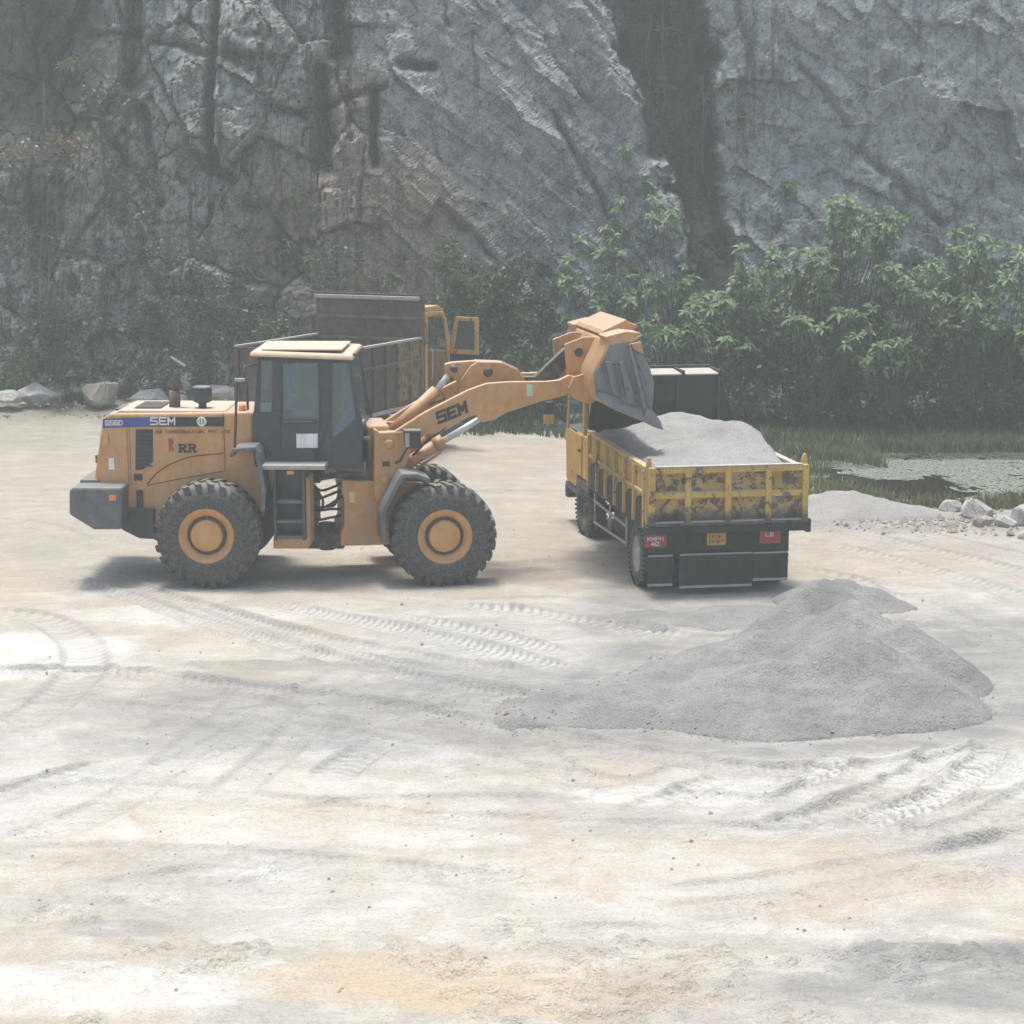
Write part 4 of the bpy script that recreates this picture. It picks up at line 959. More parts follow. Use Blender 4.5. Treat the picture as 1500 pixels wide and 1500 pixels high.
# bell crank, tilt cylinder, bucket link
bc = [(0.226,3.200), (0.343,3.230), (0.663,3.246), (1.124,3.227), (1.360,3.117), (1.490,2.944), (1.393,2.829), (0.919,2.753), (0.640,2.779), (0.490,2.676), (0.362,2.721), (0.448,2.889), (0.342,2.997), (0.236,3.063)]
mb = FM(); mb.prism([(0.610,3.181), (0.717,3.243), (1.089,3.226), (1.324,3.116), (1.464,2.934), (1.089,2.856), (0.417,2.658), (0.461,2.974)], -0.20, -0.12); mb.build('crank_bracket', M['orange'], LD, 0.012)
mb = FM(); mb.prism([(0.610,3.181), (0.717,3.243), (1.089,3.226), (1.324,3.116), (1.464,2.934), (1.089,2.856), (0.417,2.658), (0.461,2.974)], 0.12, 0.20); mb.build('crank_bracket', M['orange'], LD, 0.012)
mb = FM(); mb.prism(bc, -0.085, 0.085); bell = mb.build('bell_crank', M['orange'], LD, 0.015)
for (p, r) in (((0.351,3.138), 0.055), ((0.874,3.083), 0.075)):
    FM().lathe([(r, 0.24), (r, -0.13), (r*0.55, -0.145), (0, -0.145)], (p[0], -0.085, p[1]), 'y', 22).build('crank_pin', M['darksteel'], bell)
a = (-0.749,2.086); b = (0.106,2.790); c = (0.364,3.124)
e = (-0.322,2.374)
mb = FM(); mb.tube([(e[0]-0.35, 0, e[1]-0.28), (b[0], 0, b[1])], 0.10, 18); tc = mb.build('tilt_cylinder', M['orange'], LD)
FM().tube([(b[0]-0.02, 0, b[1]-0.02), (c[0], 0, c[1])], 0.05, 14).build('cylinder_rod', M['chrome'], tc)
FM().tube([(b[0]+0.05, -0.12, b[1]+0.02), (b[0]+0.10, -0.16, b[1]-0.12), (b[0]-0.15, -0.16, b[1]-0.2)], 0.018, 8).build('hose', M['black'], tc)
mb = FM(); mb.prism([(1.418,2.988), (1.633,2.984), (2.085,3.401), (2.258,3.473), (2.281,3.313), (2.087,3.050), (1.936,2.893), (1.482,2.838)], -0.09, 0.09); mb.build('tilt_link', M['darksteel'], LD, 0.012)
# bucket
Y0, Y1 = -1.45, 1.45
prof = spline([(2.504,3.658), (2.402,3.436), (2.269,3.163), (2.266,2.897), (2.418,2.699), (3.009,2.429), (3.115,2.385)], 5)
mb = FM(); mb.sheet(prof, Y0, Y1, 0.035)
for i in range(len(mb.s)): mb.s[i] = (i % 4) < 2
mb.s[-1] = mb.s[-2] = False
bk = mb.build('bucket', M['orange'], LD)
sp = [(2.504,3.658), (2.402,3.436), (2.269,3.163), (2.266,2.897), (2.418,2.699), (3.009,2.429), (3.157,2.384), (3.175,2.632), (3.202,2.992), (3.126,3.240), (3.029,3.425), (2.974,3.630)]
for y0, y1 in ((-1.43, -1.39), (1.39, 1.43)):
    mb = FM(); mb.prism(sp, y0, y1); mb.build('side_plate', M['wear'], bk, 0.006)
def wear(pts, y1, name='wear_plate', mat='wear', bev=0.008):
    """plate on the bucket's end; y1 = outer face, one value or one per corner (a tilted plate)"""
    ys = [y1]*len(pts) if not isinstance(y1, (list, tuple)) else y1
    n = len(pts); mb = FM()
    mb.add([(p[0], -1.40, p[1]) for p in pts] + [(p[0], y, p[1]) for p, y in zip(pts, ys)], [tuple(range(n)), tuple(range(n, 2*n))] + [(k, (k+1) % n, n+(k+1) % n, n+k) for k in range(n)])
    mb.build(name, M[mat], bk, bev)
wear([(2.289,3.203), (2.393,3.324), (2.500,2.903), (2.291,2.937)], [-1.50, -1.44, -1.435, -1.50])
wear([(2.434,3.343), (2.591,3.331), (2.711,2.765), (2.542,2.871)], [-1.53, -1.435, -1.435, -1.53])
wear([(2.643,3.330), (2.757,3.369), (2.974,2.677), (2.774,2.723)], [-1.54, -1.435, -1.44, -1.54])
wear([(2.281,2.886), (2.511,2.851), (2.754,2.692), (3.017,2.615), (3.009,2.439), (2.418,2.709)], [-1.50, -1.46, -1.46, -1.46, -1.54, -1.53])
wear([(2.771,3.593), (2.807,3.602), (3.054,2.635), (3.012,2.635)], -1.55, 'side_rib', 'wear', 0.006)
wear([(2.850,3.510), (3.008,3.415), (3.115,3.230), (3.181,2.992), (3.154,2.643), (3.069,2.665)], [-1.435, -1.47, -1.49, -1.50, -1.49, -1.435])
wear([(2.818,3.602), (2.974,3.630), (3.018,3.436), (2.850,3.520)], -1.50, 'corner_gusset', 'orange')
mb = FM(); mb.prism([(3.004,2.442), (3.065,2.626), (3.181,2.583), (3.299,2.425), (3.344,2.290), (3.195,2.334)], -1.47, 1.47); mb.build('cutting_edge', M['wear'], bk, 0.015)
# spill guard and top flange
mb = FM(); mb.prism([(2.491,3.694), (2.533,3.755), (2.887,3.916), (2.924,3.874), (3.063,3.831), (3.042,3.779), (2.661,3.650), (2.598,3.620)], -0.9, 0.9); mb.build('spill_guard', M['orange'], bk, 0.012)
mb = FM(); mb.prism([(2.442,3.705), (2.754,3.782), (2.974,3.759), (2.996,3.728), (2.819,3.618), (2.506,3.572)], -1.44, -0.92); mb.build('top_flange', M['orange'], bk, 0.012)
mb = FM(); mb.prism([(2.442,3.705), (2.754,3.782), (2.974,3.759), (2.996,3.728), (2.819,3.618), (2.506,3.572)], 0.92, 1.44); mb.build('top_flange', M['orange'], bk, 0.012)
mb = FM(); mb.prism([(2.692,3.675), (2.807,3.643), (2.994,3.732), (2.973,3.691), (2.828,3.602), (2.692,3.645)], -1.455, -1.30); mb.build('lip_corner', M['hub'], bk, 0.01)
# hinge ears behind the bucket
for y in (-0.78, -0.50, 0.42, 0.70):
    mb = FM(); mb.prism([(2.015,3.516), (2.313,3.626), (2.569,3.622), (2.575,2.929), (2.361,2.701), (2.125,2.706), (2.018,2.876), (2.060,3.023)] if abs(y) < 0.6 else [(2.273,3.092), (2.550,3.350), (2.598,2.770), (2.362,2.617), (2.104,2.706), (2.018,2.876), (2.102,3.043)], y, y+0.06); mb.build('hinge_ear', M['orange'], bk, 0.01)
p = (2.236,3.390); FM().cyl((p[0], -0.52, p[1]), (p[0], 0.50, p[1]), 0.07, 18).build('link_pin', M['darksteel'], bk)

# ------------------------------------------------------------------ trucks
def soot_paint(name, zlo, zhi, c0, c1, th):
    t = NT(name); v = t.coord()
    tc = t.n("ShaderNodeTexCoord"); sp = t.n("ShaderNodeSeparateXYZ"); t.l(tc.outputs["Object"], sp.inputs[0])
    base = t.mix(t.ramp(t.noise(2.2, 6, 0.65, v), [(0.3, 0), (0.7, 1)]), c0, c1)
    chip = t.ramp(t.noise(6.5, 10, 0.70, v, 0.7), [(th, 0), (th+0.03, 1)])
    rust = t.mix(t.noise(24, 5, 0.6, v), (0.05, 0.034, 0.024), (0.17, 0.115, 0.075))
    c = t.mix(chip, base, rust)
    z = t.math('ADD', sp.outputs[2], t.math('MULTIPLY', t.math('SUBTRACT', t.noise(3.5, 7, 0.7, v), 0.5), 0.34))
    so = t.n("ShaderNodeMapRange"); so.inputs[1].default_value = zlo; so.inputs[2].default_value = zhi; so.inputs[3].default_value = 0.93; so.inputs[4].default_value = 0
    t.l(z, so.inputs[0])
    c = t.mix(so.outputs[0], c, (0.022, 0.022, 0.022))
    c = t.mix(t.ramp(t.noise(3.0, 8, 0.7, v), [(0.4, 0), (0.85, 0.4)]), c, DUST)
    t.bump(t.math('MULTIPLY', chip, -1.0), 0.5, 0.01)
    return t.fin(c, 0.6)
M['tailpaint'] = soot_paint('chipped_sooty_tailgate', 1.17, 1.30, (0.50, 0.29, 0.04), (0.66, 0.41, 0.07), 0.56)
M['tailpanel'] = soot_paint('worn_sooty_panel', 1.17, 1.31, (0.34, 0.215, 0.07), (0.54, 0.35, 0.09), 0.505)

def truck_wheel(parent, x, y, r, w, s, steer=0.0, rimmat='rail', dual=False):
    """s = +1 outer face towards +y"""
    cs, sn = math.cos(steer), math.sin(steer)
    def xf(p):
        dx, dy = p[0]-x, p[1]-y; return (x + dx*cs - dy*sn, y + dx*sn + dy*cs, p[2])
    c = (x, y, r)
    mb = MB(xf); mb.lathe([(r*0.57, 0.0), (r*0.55, -0.02*s), (r*0.46, -0.035*s), (r*0.42, -0.09*s), (r*0.22, -0.10*s), (r*0.20, -0.02*s), (r*0.14, 0.0), (0, 0.0)], c, 'y', 32)
    o = mb.build('wheel', M[rimmat], parent)
    mb = MB(xf)
    for off in ((0.0, -w-0.06) if dual else (0.0,)):
        f = off*s
        mb.lathe([(r*0.55, f-0.01*s), (r*0.62, f+0.012*s), (r*0.80, f+0.02*s), (r*0.93, f), (r*0.985, f-0.04*s), (r, f-0.05*s), (r*0.97, f-0.055*s), (r*0.97, f-0.075*s), (r, f-0.08*s), (r, f-w*s+0.05*s), (r*0.95, f-w*s), (r*0.6, f-w*s), (r*0.55, f-0.02*s)], c, 'y', 40)
        for k in range(38):
            a = 2*PI*k/38
            for yy in (f-0.01*s, f-w*s+0.01*s):
                p0 = (x+r*0.95*math.cos(a), y+yy, r+r*0.95*math.sin(a)); e = 0.045
                vs = []
                for (rr, aa) in ((r*0.93, -e), (r*1.008, -e*0.8), (r*1.008, e*0.8), (r*0.93, e)):
                    for dy in (-0.03, 0.03): vs.append((x+rr*math.cos(a+aa), y+yy+dy, r+rr*math.sin(a+aa)))
                mb.add(vs, [(0,2,3,1),(2,4,5,3),(4,6,7,5),(0,6,4,2),(1,3,5,7)])
    mb.build('tyre', M['truckrubber'], o)
    mb = MB(xf)
    for k in range(8):
        a = 2*PI*k/8; p = (x+r*0.32*math.cos(a), y-0.10*s, r+r*0.32*math.sin(a)); mb.cyl(p, (p[0], y-0.07*s, p[2]), 0.018, 6)
    mb.build('wheel_nut', M['darksteel'], o, kind='stuff')
    return o

# --- yellow tipper being loaded
YT = empty('dump_truck', (3.09, 28.6, 0.0), math.radians(99.5), "yellow tipper truck heaped with sand under the loader bucket, tailgate paint peeling", "truck")
HW = 1.15; ZB, ZR, LB = 1.05, 1.91, 4.2
MB().box(0.0, LB, -HW+0.02, HW-0.02, ZB-0.06, ZB+0.02).build('bed_floor', M['black'], YT)
# tailgate: frame of ribs with recessed panels
vr = [(1.089,1.760)[0], (0.555,1.746)[0], (-0.044,1.731)[0], (-0.653,1.715)[0], (-1.213,1.700)[0]]
zt_, zm, zl = ZR, 1.50, 1.10
fr = MB()
for y in vr: fr.box(-0.095, 0.02, y-0.045, y+0.045, zl-0.04, zt_)
for i in range(4):
    for (a, b) in ((zt_-0.085, zt_), (zm-0.045, zm+0.045), (zl-0.05, zl)):
        fr.box(-0.085, 0.02, vr[i+1]+0.045, vr[i]-0.045, a, b)
tg = fr.build('tailgate', M['tailpaint'], YT, 0.008)
for i in range(4):
    for (a, b) in ((zm+0.045, zt_-0.085), (zl, zm-0.045)):
        MB().box(-0.012+0.006*R.uniform(-1, 1), 0.02, vr[i+1]+0.045, vr[i]-0.045, a, b).build('panel', M['tailpanel'], tg)
mb = MB()
for i in range(4): mb.box(-0.092, -0.010, vr[i+1]+0.05, vr[i]-0.05, zl-0.001, zl+0.012)
for i in range(3): mb.box(-0.090, -0.010, vr[i+1]+0.05, vr[i]-0.05, zm+0.0455, zm+0.055)
mb.box(-0.097, 0.02, vr[4]+0.05, vr[0]-0.05, ZR+0.001, ZR+0.018)
mb.build('worn_edge', M['rail'], tg)
mb = MB(); mb.box(-0.08, 0.12, -1.27, 1.17, 0.93, 1.045); mb.box(-0.06, 0.05, -1.32, -1.24, 0.90, 1.10); mb.build('rear_beam', M['black'], YT, 0.012)
for y in (vr[0]+0.02, vr[4]-0.02):
    mb = MB(); mb.prism([(y-0.035, 1.06), (y+0.04, 1.06), (y+0.04, 1.97), (y+0.02, 2.05), (y-0.02, 2.05), (y-0.035, 1.97)], 0.025, 0.10, 'x'); mb.build('corner_post', M['peel2'], YT, 0.008)
# sides
for s in (1, -1):
    yy = s*HW
    sp = MB().box(0.10, LB, yy-s*0.03, yy-s*0.07, ZB, ZR-0.03).build('side_board', M['peel2'], YT)
    MB().box(0.10, LB, yy-s*0.09, yy+s*0.015, ZR-0.06, ZR).build('top_rail', M['rail'] if s < 0 else M['peel2'], sp, 0.008)
    xs = [0.16 + k*(LB-0.22)/6 for k in range(7)]
    for x in xs: MB().box(x-0.035, x+0.035, yy-s*0.03, yy+s*0.03, ZB-0.05, ZR-0.062).build('side_rib', M['peel2'], sp, 0.008)
    for k in range(6):
        MB().box(xs[k]+0.037, xs[k+1]-0.037, yy-s*0.03, yy+s*0.018, 1.48, 1.53).build('side_rail', M['peel2'], sp, 0.005)
        a, b = xs[k]+0.05, xs[k+1]-0.05; m = (a+b)/2
        pts = [(a, ZB-0.02), (b, ZB-0.02), (b, 1.28)] + [(m+(b-a)/2*math.cos(q), 1.28+0.14*math.sin(q)) for q in (0.4, 0.9, 1.57, 2.24, 2.74)] + [(a, 1.28)]
        MB().prism(pts, yy-s*0.032, yy-s*0.012).build('black_arch_panel', M['black'], sp)
    MB().box(0.0, LB, yy-s*0.10, yy-s*0.01, 0.95, ZB-0.055).build('side_sill', M['black'], YT, 0.01)
# headboard with cab guard
mb = MB(); mb.prism([(-1.14, 1.06), (1.12, 1.06), (1.12, 1.90), (1.16, 1.96), (1.02, 2.80), (-1.06, 2.80), (-1.38, 1.96), (-1.14, 1.90)], LB+0.002, LB+0.05, 'x'); hb = mb.build('headboard', M['black'], YT)
for y in (-1.05, -0.35, 0.35, 1.0): MB().box(LB-0.03, LB-0.001, y-0.02, y+0.02, 1.1, 2.78).build('headboard_rib', M['cabgrey'], hb, 0.005)
for a, b in ((-1.05, -0.47), (-0.42, 0.22), (0.27, 1.0)):
    mb = MB(); mb.add([(LB-0.03, a, 2.795), (LB-0.03, b, 2.795), (LB+0.62, b, 2.83), (LB+0.62, a, 2.83), (LB-0.03, a, 2.82), (LB-0.03, b, 2.82), (LB+0.62, b, 2.855), (LB+0.62, a, 2.855)], [(0,1,2,3),(4,5,6,7),(0,1,5,4),(1,2,6,5),(2,3,7,6),(3,0,4,7)]); mb.build('cab_guard', M['rail'], hb, 0.004)
MB().box(LB+0.60, LB+0.68, -1.08, 1.03, 2.78, 2.90).build('guard_lip', M['black'], hb, 0.01)
for y in (-1.07, -0.445, 0.245, 1.01): MB().box(LB-0.04, LB+0.6, y-0.02, y+0.02, 2.77, 2.875).build('guard_rib', M['black'], hb)
# chassis
mb = MB()
for y in (-0.42, 0.42): mb.box(0.2, 6.0, y-0.05, y+0.05, 0.68, 0.92)
for x in (0.3, 1.6, 2.8, 3.9): mb.box(x, x+0.1, -0.37, 0.37, 0.70, 0.88)
mb.build('chassis', M['black'], YT)
mb = MB(); mb.tube([(0.85, -0.8, 0.48), (0.85, 0.8, 0.48)], 0.11, 12); mb.lathe([(0, -0.25), (0.2, -0.18), (0.26, 0), (0.2, 0.18), (0, 0.25)], (0.85, 0, 0.48), 'x', 18); mb.build('rear_axle', M['darksteel'], YT)
MB().tube([(4.95, -0.8, 0.46), (4.95, 0.8, 0.46)], 0.07, 12).build('front_axle', M['darksteel'], YT)
for s in (1, -1):
    truck_wheel(YT, 0.85, s*1.10, 0.48, 0.24, s, 0, 'rail', True)
    truck_wheel(YT, 4.95, s*1.06, 0.47, 0.25, s, 0.10, 'darksteel')
mb = MB(); mb.box(0.06, 0.14, -1.02, 1.08, 0.62, 0.925); mb.build('rear_panel', M['black'], YT)
for (a, b, z0, z1, x) in (((1.124,0.451)[0], (0.745,0.438)[0], 0.15, 0.61, 0.02), ((0.652,0.435)[0], (-0.454,0.398)[0], 0.11, 0.62, 0.0), ((-0.464,0.398)[0], (-1.002,0.380)[0], 0.18, 0.61, 0.02)):
    f = MB().box(x, x+0.025, b, a, z0, z1).build('mud_flap', M['black'], YT)
    MB().box(x-0.012, x-0.001, b+0.005, a-0.005, z0, z0+0.035).build('flap_strip', M['rail'], f)
    MB().box(x-0.012, x-0.001, b+0.005, a-0.005, z1-0.02, z1).build('flap_strip', M['rail'], f)
def sign(p, q, mat, name):
    return MB().box(0.03, 0.058, q[0], p[0], q[1], p[1]).build(name, M[mat], YT, 0.008)
def rear_text(mbp, text, y, z, w, h, gap, st, mat):
    letters(MB(), text, (0.0285, y, z), (0,-1,0), (0,0,1), (-1,0,0), w, h, gap, st).build('lettering', M[mat], mbp)
p, q = (1.160,0.928), (0.841,0.725); s1 = sign(p, q, 'redsign', 'speed_sign')
rear_text(s1, 'KMPH', p[0]-0.035, q[1]+0.105, 0.042, 0.05, 0.021, 0.012, 'white'); rear_text(s1, '40', p[0]-0.09, q[1]+0.03, 0.045, 0.05, 0.022, 0.013, 'white')
p, q = (-0.567,0.936), (-0.889,0.732); s2 = sign(p, q, 'redsign', 'tail_lamp_sign')
rear_text(s2, 'LE', p[0]-0.09, q[1]+0.11, 0.045, 0.05, 0.025, 0.012, 'white')
p, q = (0.232,0.914), (-0.053,0.728); s3 = sign(p, q, 'plate', 'number_plate')
mb = MB()
for r_, z in ((5, q[1]+0.105), (6, q[1]+0.03)):
    for k in range(r_):
        y = p[0]-0.03-k*(p[0]-q[0]-0.05)/r_; mb.box(0.0225, 0.0295, y-0.012-0.012*(k % 2), y, z+0.012*(k % 3), z+0.05)
mb.build('plate_marks', M['faint'], s3)
# side guard, tank, step
mb = MB()
mb.tube([(1.45, 1.12, 0.52), (3.9, 1.10, 0.42)], 0.022, 8); mb.tube([(1.45, 1.12, 0.78), (3.9, 1.10, 0.78)], 0.022, 8)
for x in (1.5, 2.7, 3.85): mb.tube([(x, 1.10, 0.45), (x, 1.10, 0.96)], 0.022, 8)
mb.build('side_guard', M['rail'], YT)
MB().box(2.0, 2.9, 0.55, 1.0, 0.45, 0.88).build('fuel_tank', M['black'], YT, 0.04)
MB().box(1.5, 1.9, 0.55, 1.0, 0.5, 0.9).build('battery_box', M['black'], YT, 0.02)
mb = MB(); mb.box(1.55, 4.0, -1.0, -0.6, 0.45, 0.88); mb.build('tool_box', M['black'], YT, 0.03)
# cab
CX0, CX1 = LB+0.22, 6.45
mb = MB()
for s in (1, -1):
    y0, y1 = s*1.08, s*1.03
    def P(*a): mb.prism(list(a), y0, y1)
    P((CX0, 0.98), (CX1-0.95, 0.98), (CX1-0.95, 1.72), (CX0, 1.72))
    P((CX1-0.95, 1.0), (CX1-0.9, 0.75), (CX1, 0.75), (CX1+0.05, 1.65), (CX1-0.95, 1.65))
    P((CX0, 1.72), (CX0+0.08, 1.72), (CX0+0.08, 2.42), (CX0, 2.42))
    P((CX0+0.50, 1.72), (CX0+0.60, 1.72), (CX0+0.60, 2.42), (CX0+0.50, 2.42))
    P((CX1-0.06, 1.65), (CX1+0.03, 1.65), (CX1-0.16, 2.42), (CX1-0.25, 2.42))
    P((CX0, 2.42), (CX1-0.15, 2.42), (CX1-0.22, 2.56), (CX0, 2.56))
mb.box(CX0, CX0+0.05, -1.03, 1.03, 0.98, 1.78); mb.box(CX0, CX0+0.05, -1.03, 1.03, 2.35, 2.56)
mb.box(CX1-0.02, CX1+0.04, -1.03, 1.03, 0.75, 1.64)
mb.prism([(CX0-0.02, 2.56), (CX1-0.18, 2.56), (CX1-0.3, 2.64), (CX0, 2.66)], -1.06, 1.06)
mb.box(CX0, CX1-0.4, -1.0, 1.0, 0.98, 1.06)
ycab = mb.build('cab', M['tyellow'], YT, 0.015)
for s in (1, -1):
    MB().box(CX0+0.06, CX0+0.52, s*1.045, s*1.05, 1.68, 2.44).build('side_pane', M['tglass'], ycab)
    d = MB().box(CX0+0.62, CX1-0.30, s*1.083, s*1.10, 1.0, 1.70).build('door', M['tyellow'], YT, 0.012)
    MB().box(CX0+0.60, CX1-0.05, s*1.055, s*1.06, 1.66, 2.43).build('door_pane', M['tglass'], d)
    MB().box(CX0+0.68, CX0+0.82, s*1.10, s*1.125, 1.42, 1.46).build('door_handle', M['black'], d)
    mb = MB(); mb.prism([(CX0, 0.955), (CX1-1.0, 0.955), (CX1-0.9, 0.72), (CX1, 0.72), (CX1, 0.62), (CX1-1.0, 0.62), (CX1-1.05, 0.80), (CX0, 0.80)], s*1.09, s*0.85); mb.build('wheel_arch', M['cabgrey'], YT, 0.01)
    a = (CX1-0.05, s*1.10, 1.75); mb = MB(); mb.tube([a, (CX1+0.12, s*1.28, 1.98), (CX1+0.14, s*1.34, 2.2)], 0.016, 6); mi = mb.build('mirror_arm', M['black'], YT)
    MB().box(CX1+0.09, CX1+0.16, s*1.29, s*1.46, 1.78, 2.12).build('mirror', M['black'], mi, 0.03)
    MB().box(CX1+0.08, CX1+0.165, s*1.285, s*1.465, 1.72, 1.90).build('mirror_cover', M['tyellow'], mi, 0.03)
mb = MB(); mb.add([(CX1+0.01, -1.0, 1.66), (CX1+0.01, 1.0, 1.66), (CX1-0.19, 1.0, 2.42), (CX1-0.19, -1.0, 2.42)], [(0,1,2,3)]); mb.build('windshield', M['tglass'], ycab)
MB().box(CX0+0.02, CX0+0.025, -0.9, 0.9, 1.80, 2.33).build('rear_pane', M['tglass'], ycab)
MB().box(CX0+0.3, CX0+0.8, 0.25, 0.85, 1.2, 1.45).build('seat', M['seat'], ycab, 0.05)
MB().box(CX1-0.05, CX1+0.12, -1.08, 1.08, 0.42, 0.66).build('bumper', M['darksteel'], YT, 0.03)
# the sand it carries
nx, ny = 120, 66
lx = np.linspace(0.03, LB-0.04, nx); ly = np.linspace(-HW+0.10, HW-0.10, ny); LX, LY = np.meshgrid(lx, ly)
hz = 1.84 + 0.0*LX
hz += 0.36*np.exp(-(((LX-3.4)/1.1)**2 + ((LY+0.25)/0.85)**2)) + 0.36*np.exp(-(((LX-1.75)/1.0)**2 + ((LY+0.78)/0.45)**2)) + 0.10*np.exp(-(((LX-1.2)/0.9)**2 + ((LY-0.2)/0.6)**2))
hz += 0.12*fbm(LX*2.2, LY*2.2, 4, 301) + 0.06*ridged(LX*1.8, LY*1.8, 3, 302)
edge = np.minimum(np.minimum((LY-ly[0])/0.10, (ly[-1]-LY)/0.16), np.minimum(LX-lx[0], 0.5+lx[-1]-LX)/0.2)
hz = 1.80 + (hz-1.80)*np.clip(edge+0.25, 0, 1)
top = np.stack([LX, LY, hz], -1).reshape(-1, 3); F = grid_faces(ny, nx)
rim = list(range(nx)) + [j*nx+nx-1 for j in range(1, ny)] + [(ny-1)*nx+i for i in range(nx-2, -1, -1)] + [j*nx for j in range(ny-2, 0, -1)]
bot = top[rim].copy(); bot[:, 2] = ZB+0.03; n0 = len(top)
sf = np.array([[rim[i], n0+i, n0+(i+1) % len(rim), rim[(i+1) % len(rim)]] for i in range(len(rim))])
me = raw_mesh('sand_load', np.concatenate([top, bot]), np.concatenate([F, sf]), True)
sl = link('sand_load', me, M['loadsand'], label="pale grey heap of sand filling the yellow truck's bed", category="sand heap")
sl.location = YT.location; sl.rotation_euler = YT.rotation_euler

# --- brown-bedded tipper behind the loader
BT = empty('dump_truck', (-4.53, 40.16, 0.0), math.radians(65.7), "empty brown tipper truck parked behind the loader with its cab door open", "truck")
HW = 1.3; ZB, ZR, LB = 1.30, 2.58, 3.42; ZH = 3.46
MB().box(0, LB, -HW+0.03, HW-0.03, ZB-0.08, ZB).build('bed_floor', M['brownin'], BT)
rg = MB().box(0.0, 0.05, -HW, HW, ZB-0.05, ZR-0.05).build('rear_gate', M['brown'], BT)
for y in (-1.2, -0.6, 0, 0.6, 1.2): MB().box(-0.05, -0.001, y-0.04, y+0.04, ZB-0.03, ZR-0.06).build('gate_rib', M['brown'], rg, 0.006)
MB().box(-0.045, -0.001, -HW, HW, ZR-0.049, ZR-0.01).build('gate_rail', M['brown'], rg)
for k in range(4): MB().box(-0.035, -0.001, -1.16+0.6*k, -0.64+0.6*k, 1.93, 1.98).build('gate_bar', M['brown'], rg)
for s in (1, -1):
    yy = s*HW
    sb = MB().box(0.055, LB, yy-s*0.02, yy-s*0.05, ZB-0.05, ZR-0.04).build('side_board', M['brown'], BT)
    MB().box(0.055, LB, yy-s*0.07, yy+s*0.02, ZR-0.038, ZR+0.01).build('top_rail', M['rail'], sb, 0.006)
    xs = [0.10, 0.65, 1.2, 1.75, 2.3, 2.85, 3.36]
    for k, x in enumerate(xs): MB().box(x-0.035, x+0.035, yy-s*0.019, yy+s*0.045, ZB-0.1, ZR-0.04).build('side_rib', M['brown'] if k < 4 else M['olive'], sb, 0.006)
    for k in range(6):
        MB().box(xs[k]+0.037, xs[k+1]-0.037, yy-s*0.019, yy+s*0.03, 2.10, 2.15).build('side_rail', M['brownin'] if k < 4 else M['olive'], sb)
        if k >= 4: MB().box(xs[k]+0.04, xs[k+1]-0.04, yy-s*0.019, yy-s*0.005, ZB, 2.09).build('side_panel', M['olive'], sb); MB().box(xs[k]+0.04, xs[k+1]-0.04, yy-s*0.019, yy-s*0.005, 2.16, ZR-0.045).build('side_panel', M['olive'], sb)
    MB().box(0.1, LB, yy-s*0.05, yy+s*0.05, ZB-0.18, ZB-0.105).build('lower_rail', M['rail'], sb, 0.01)
hb = MB().box(LB, LB+0.05, -HW, HW, ZB, ZH).build('headboard', M['brown'], BT)
MB().box(LB-0.10, LB-0.002, -HW+0.02, HW-0.02, ZH-0.09, ZH-0.01).build('headboard_cap', M['rail'], hb, 0.01)
MB().box(LB-0.04, LB+0.10, -HW-0.02, HW+0.02, ZH+0.002, ZH+0.035).build('cap_edge', M['black'], hb)
for z in (2.05, 2.52, 2.98): MB().box(LB-0.045, LB-0.001, -HW+0.05, HW-0.05, z-0.03, z+0.03).build('headboard_bar', M['brownin'], hb, 0.006)
for y in (-0.7, 0.0, 0.7): MB().box(LB-0.04, LB-0.001, y-0.04, y+0.04, ZB+0.02, 2.019).build('headboard_rib', M['brownin'], hb, 0.006); MB().box(LB-0.04, LB-0.001, y-0.04, y+0.04, 2.081, 2.489).build('headboard_rib', M['brownin'], hb, 0.006)
MB().box(LB-0.02, LB+0.1, -HW-0.03, -HW+0.05, ZB, ZH+0.02).build('headboard_post', M['rust'], hb, 0.01)
mb = MB()
for y in (-0.42, 0.42): mb.box(0.1, 5.3, y-0.05, y+0.05, 0.85, 1.15)
for x in (0.3, 1.6, 2.8): mb.box(x, x+0.1, -0.37, 0.37, 0.87, 1.1)
mb.build('chassis', M['black'], BT)
for s in (1, -1):
    truck_wheel(BT, 0.9, s*1.22, 0.52, 0.26, s, 0, 'darksteel', True); truck_wheel(BT, 4.3, s*1.15, 0.52, 0.27, s, 0, 'darksteel')
MB().tube([(0.9, -0.9, 0.52), (0.9, 0.9, 0.52)], 0.12, 12).build('rear_axle', M['darksteel'], BT); MB().tube([(4.3, -0.9, 0.52), (4.3, 0.9, 0.52)], 0.07, 12).build('front_axle', M['darksteel'], BT)
mb = MB(); mb.box(1.7, 2.9, -1.2, -0.6, 0.6, 1.1); mb.build('fuel_tank', M['black'], BT, 0.04)
CX0, CX1 = LB+0.16, 5.15
mb = MB()
for s in (1, -1):
    y0, y1 = s*1.18, s*1.12
    def P(*a): mb.prism(list(a), y0, y1)
    P((CX0, 1.15), (CX0+0.38, 1.15), (CX0+0.38, 3.08), (CX0, 3.12))
    P((CX0+0.38, 2.98), (CX1-0.5, 2.98), (CX1-0.42, 2.9), (CX1-0.3, 2.9), (CX1-0.42, 3.06), (CX0+0.38, 3.10))
    P((CX1-0.36, 2.9), (CX1-0.26, 2.9), (CX1-0.06, 2.15), (CX1-0.02, 1.15), (CX1-0.16, 1.15), (CX1-0.20, 2.15))
    P((CX0+0.38, 1.15), (CX1-0.16, 1.15), (CX1-0.16, 1.28), (CX0+0.38, 1.28))
mb.box(CX0, CX0+0.05, -1.12, 1.12, 1.15, 2.3); mb.box(CX0, CX0+0.05, -1.12, 1.12, 2.8, 3.1)
mb.box(CX1-0.08, CX1-0.02, -1.12, 1.12, 1.0, 2.15)
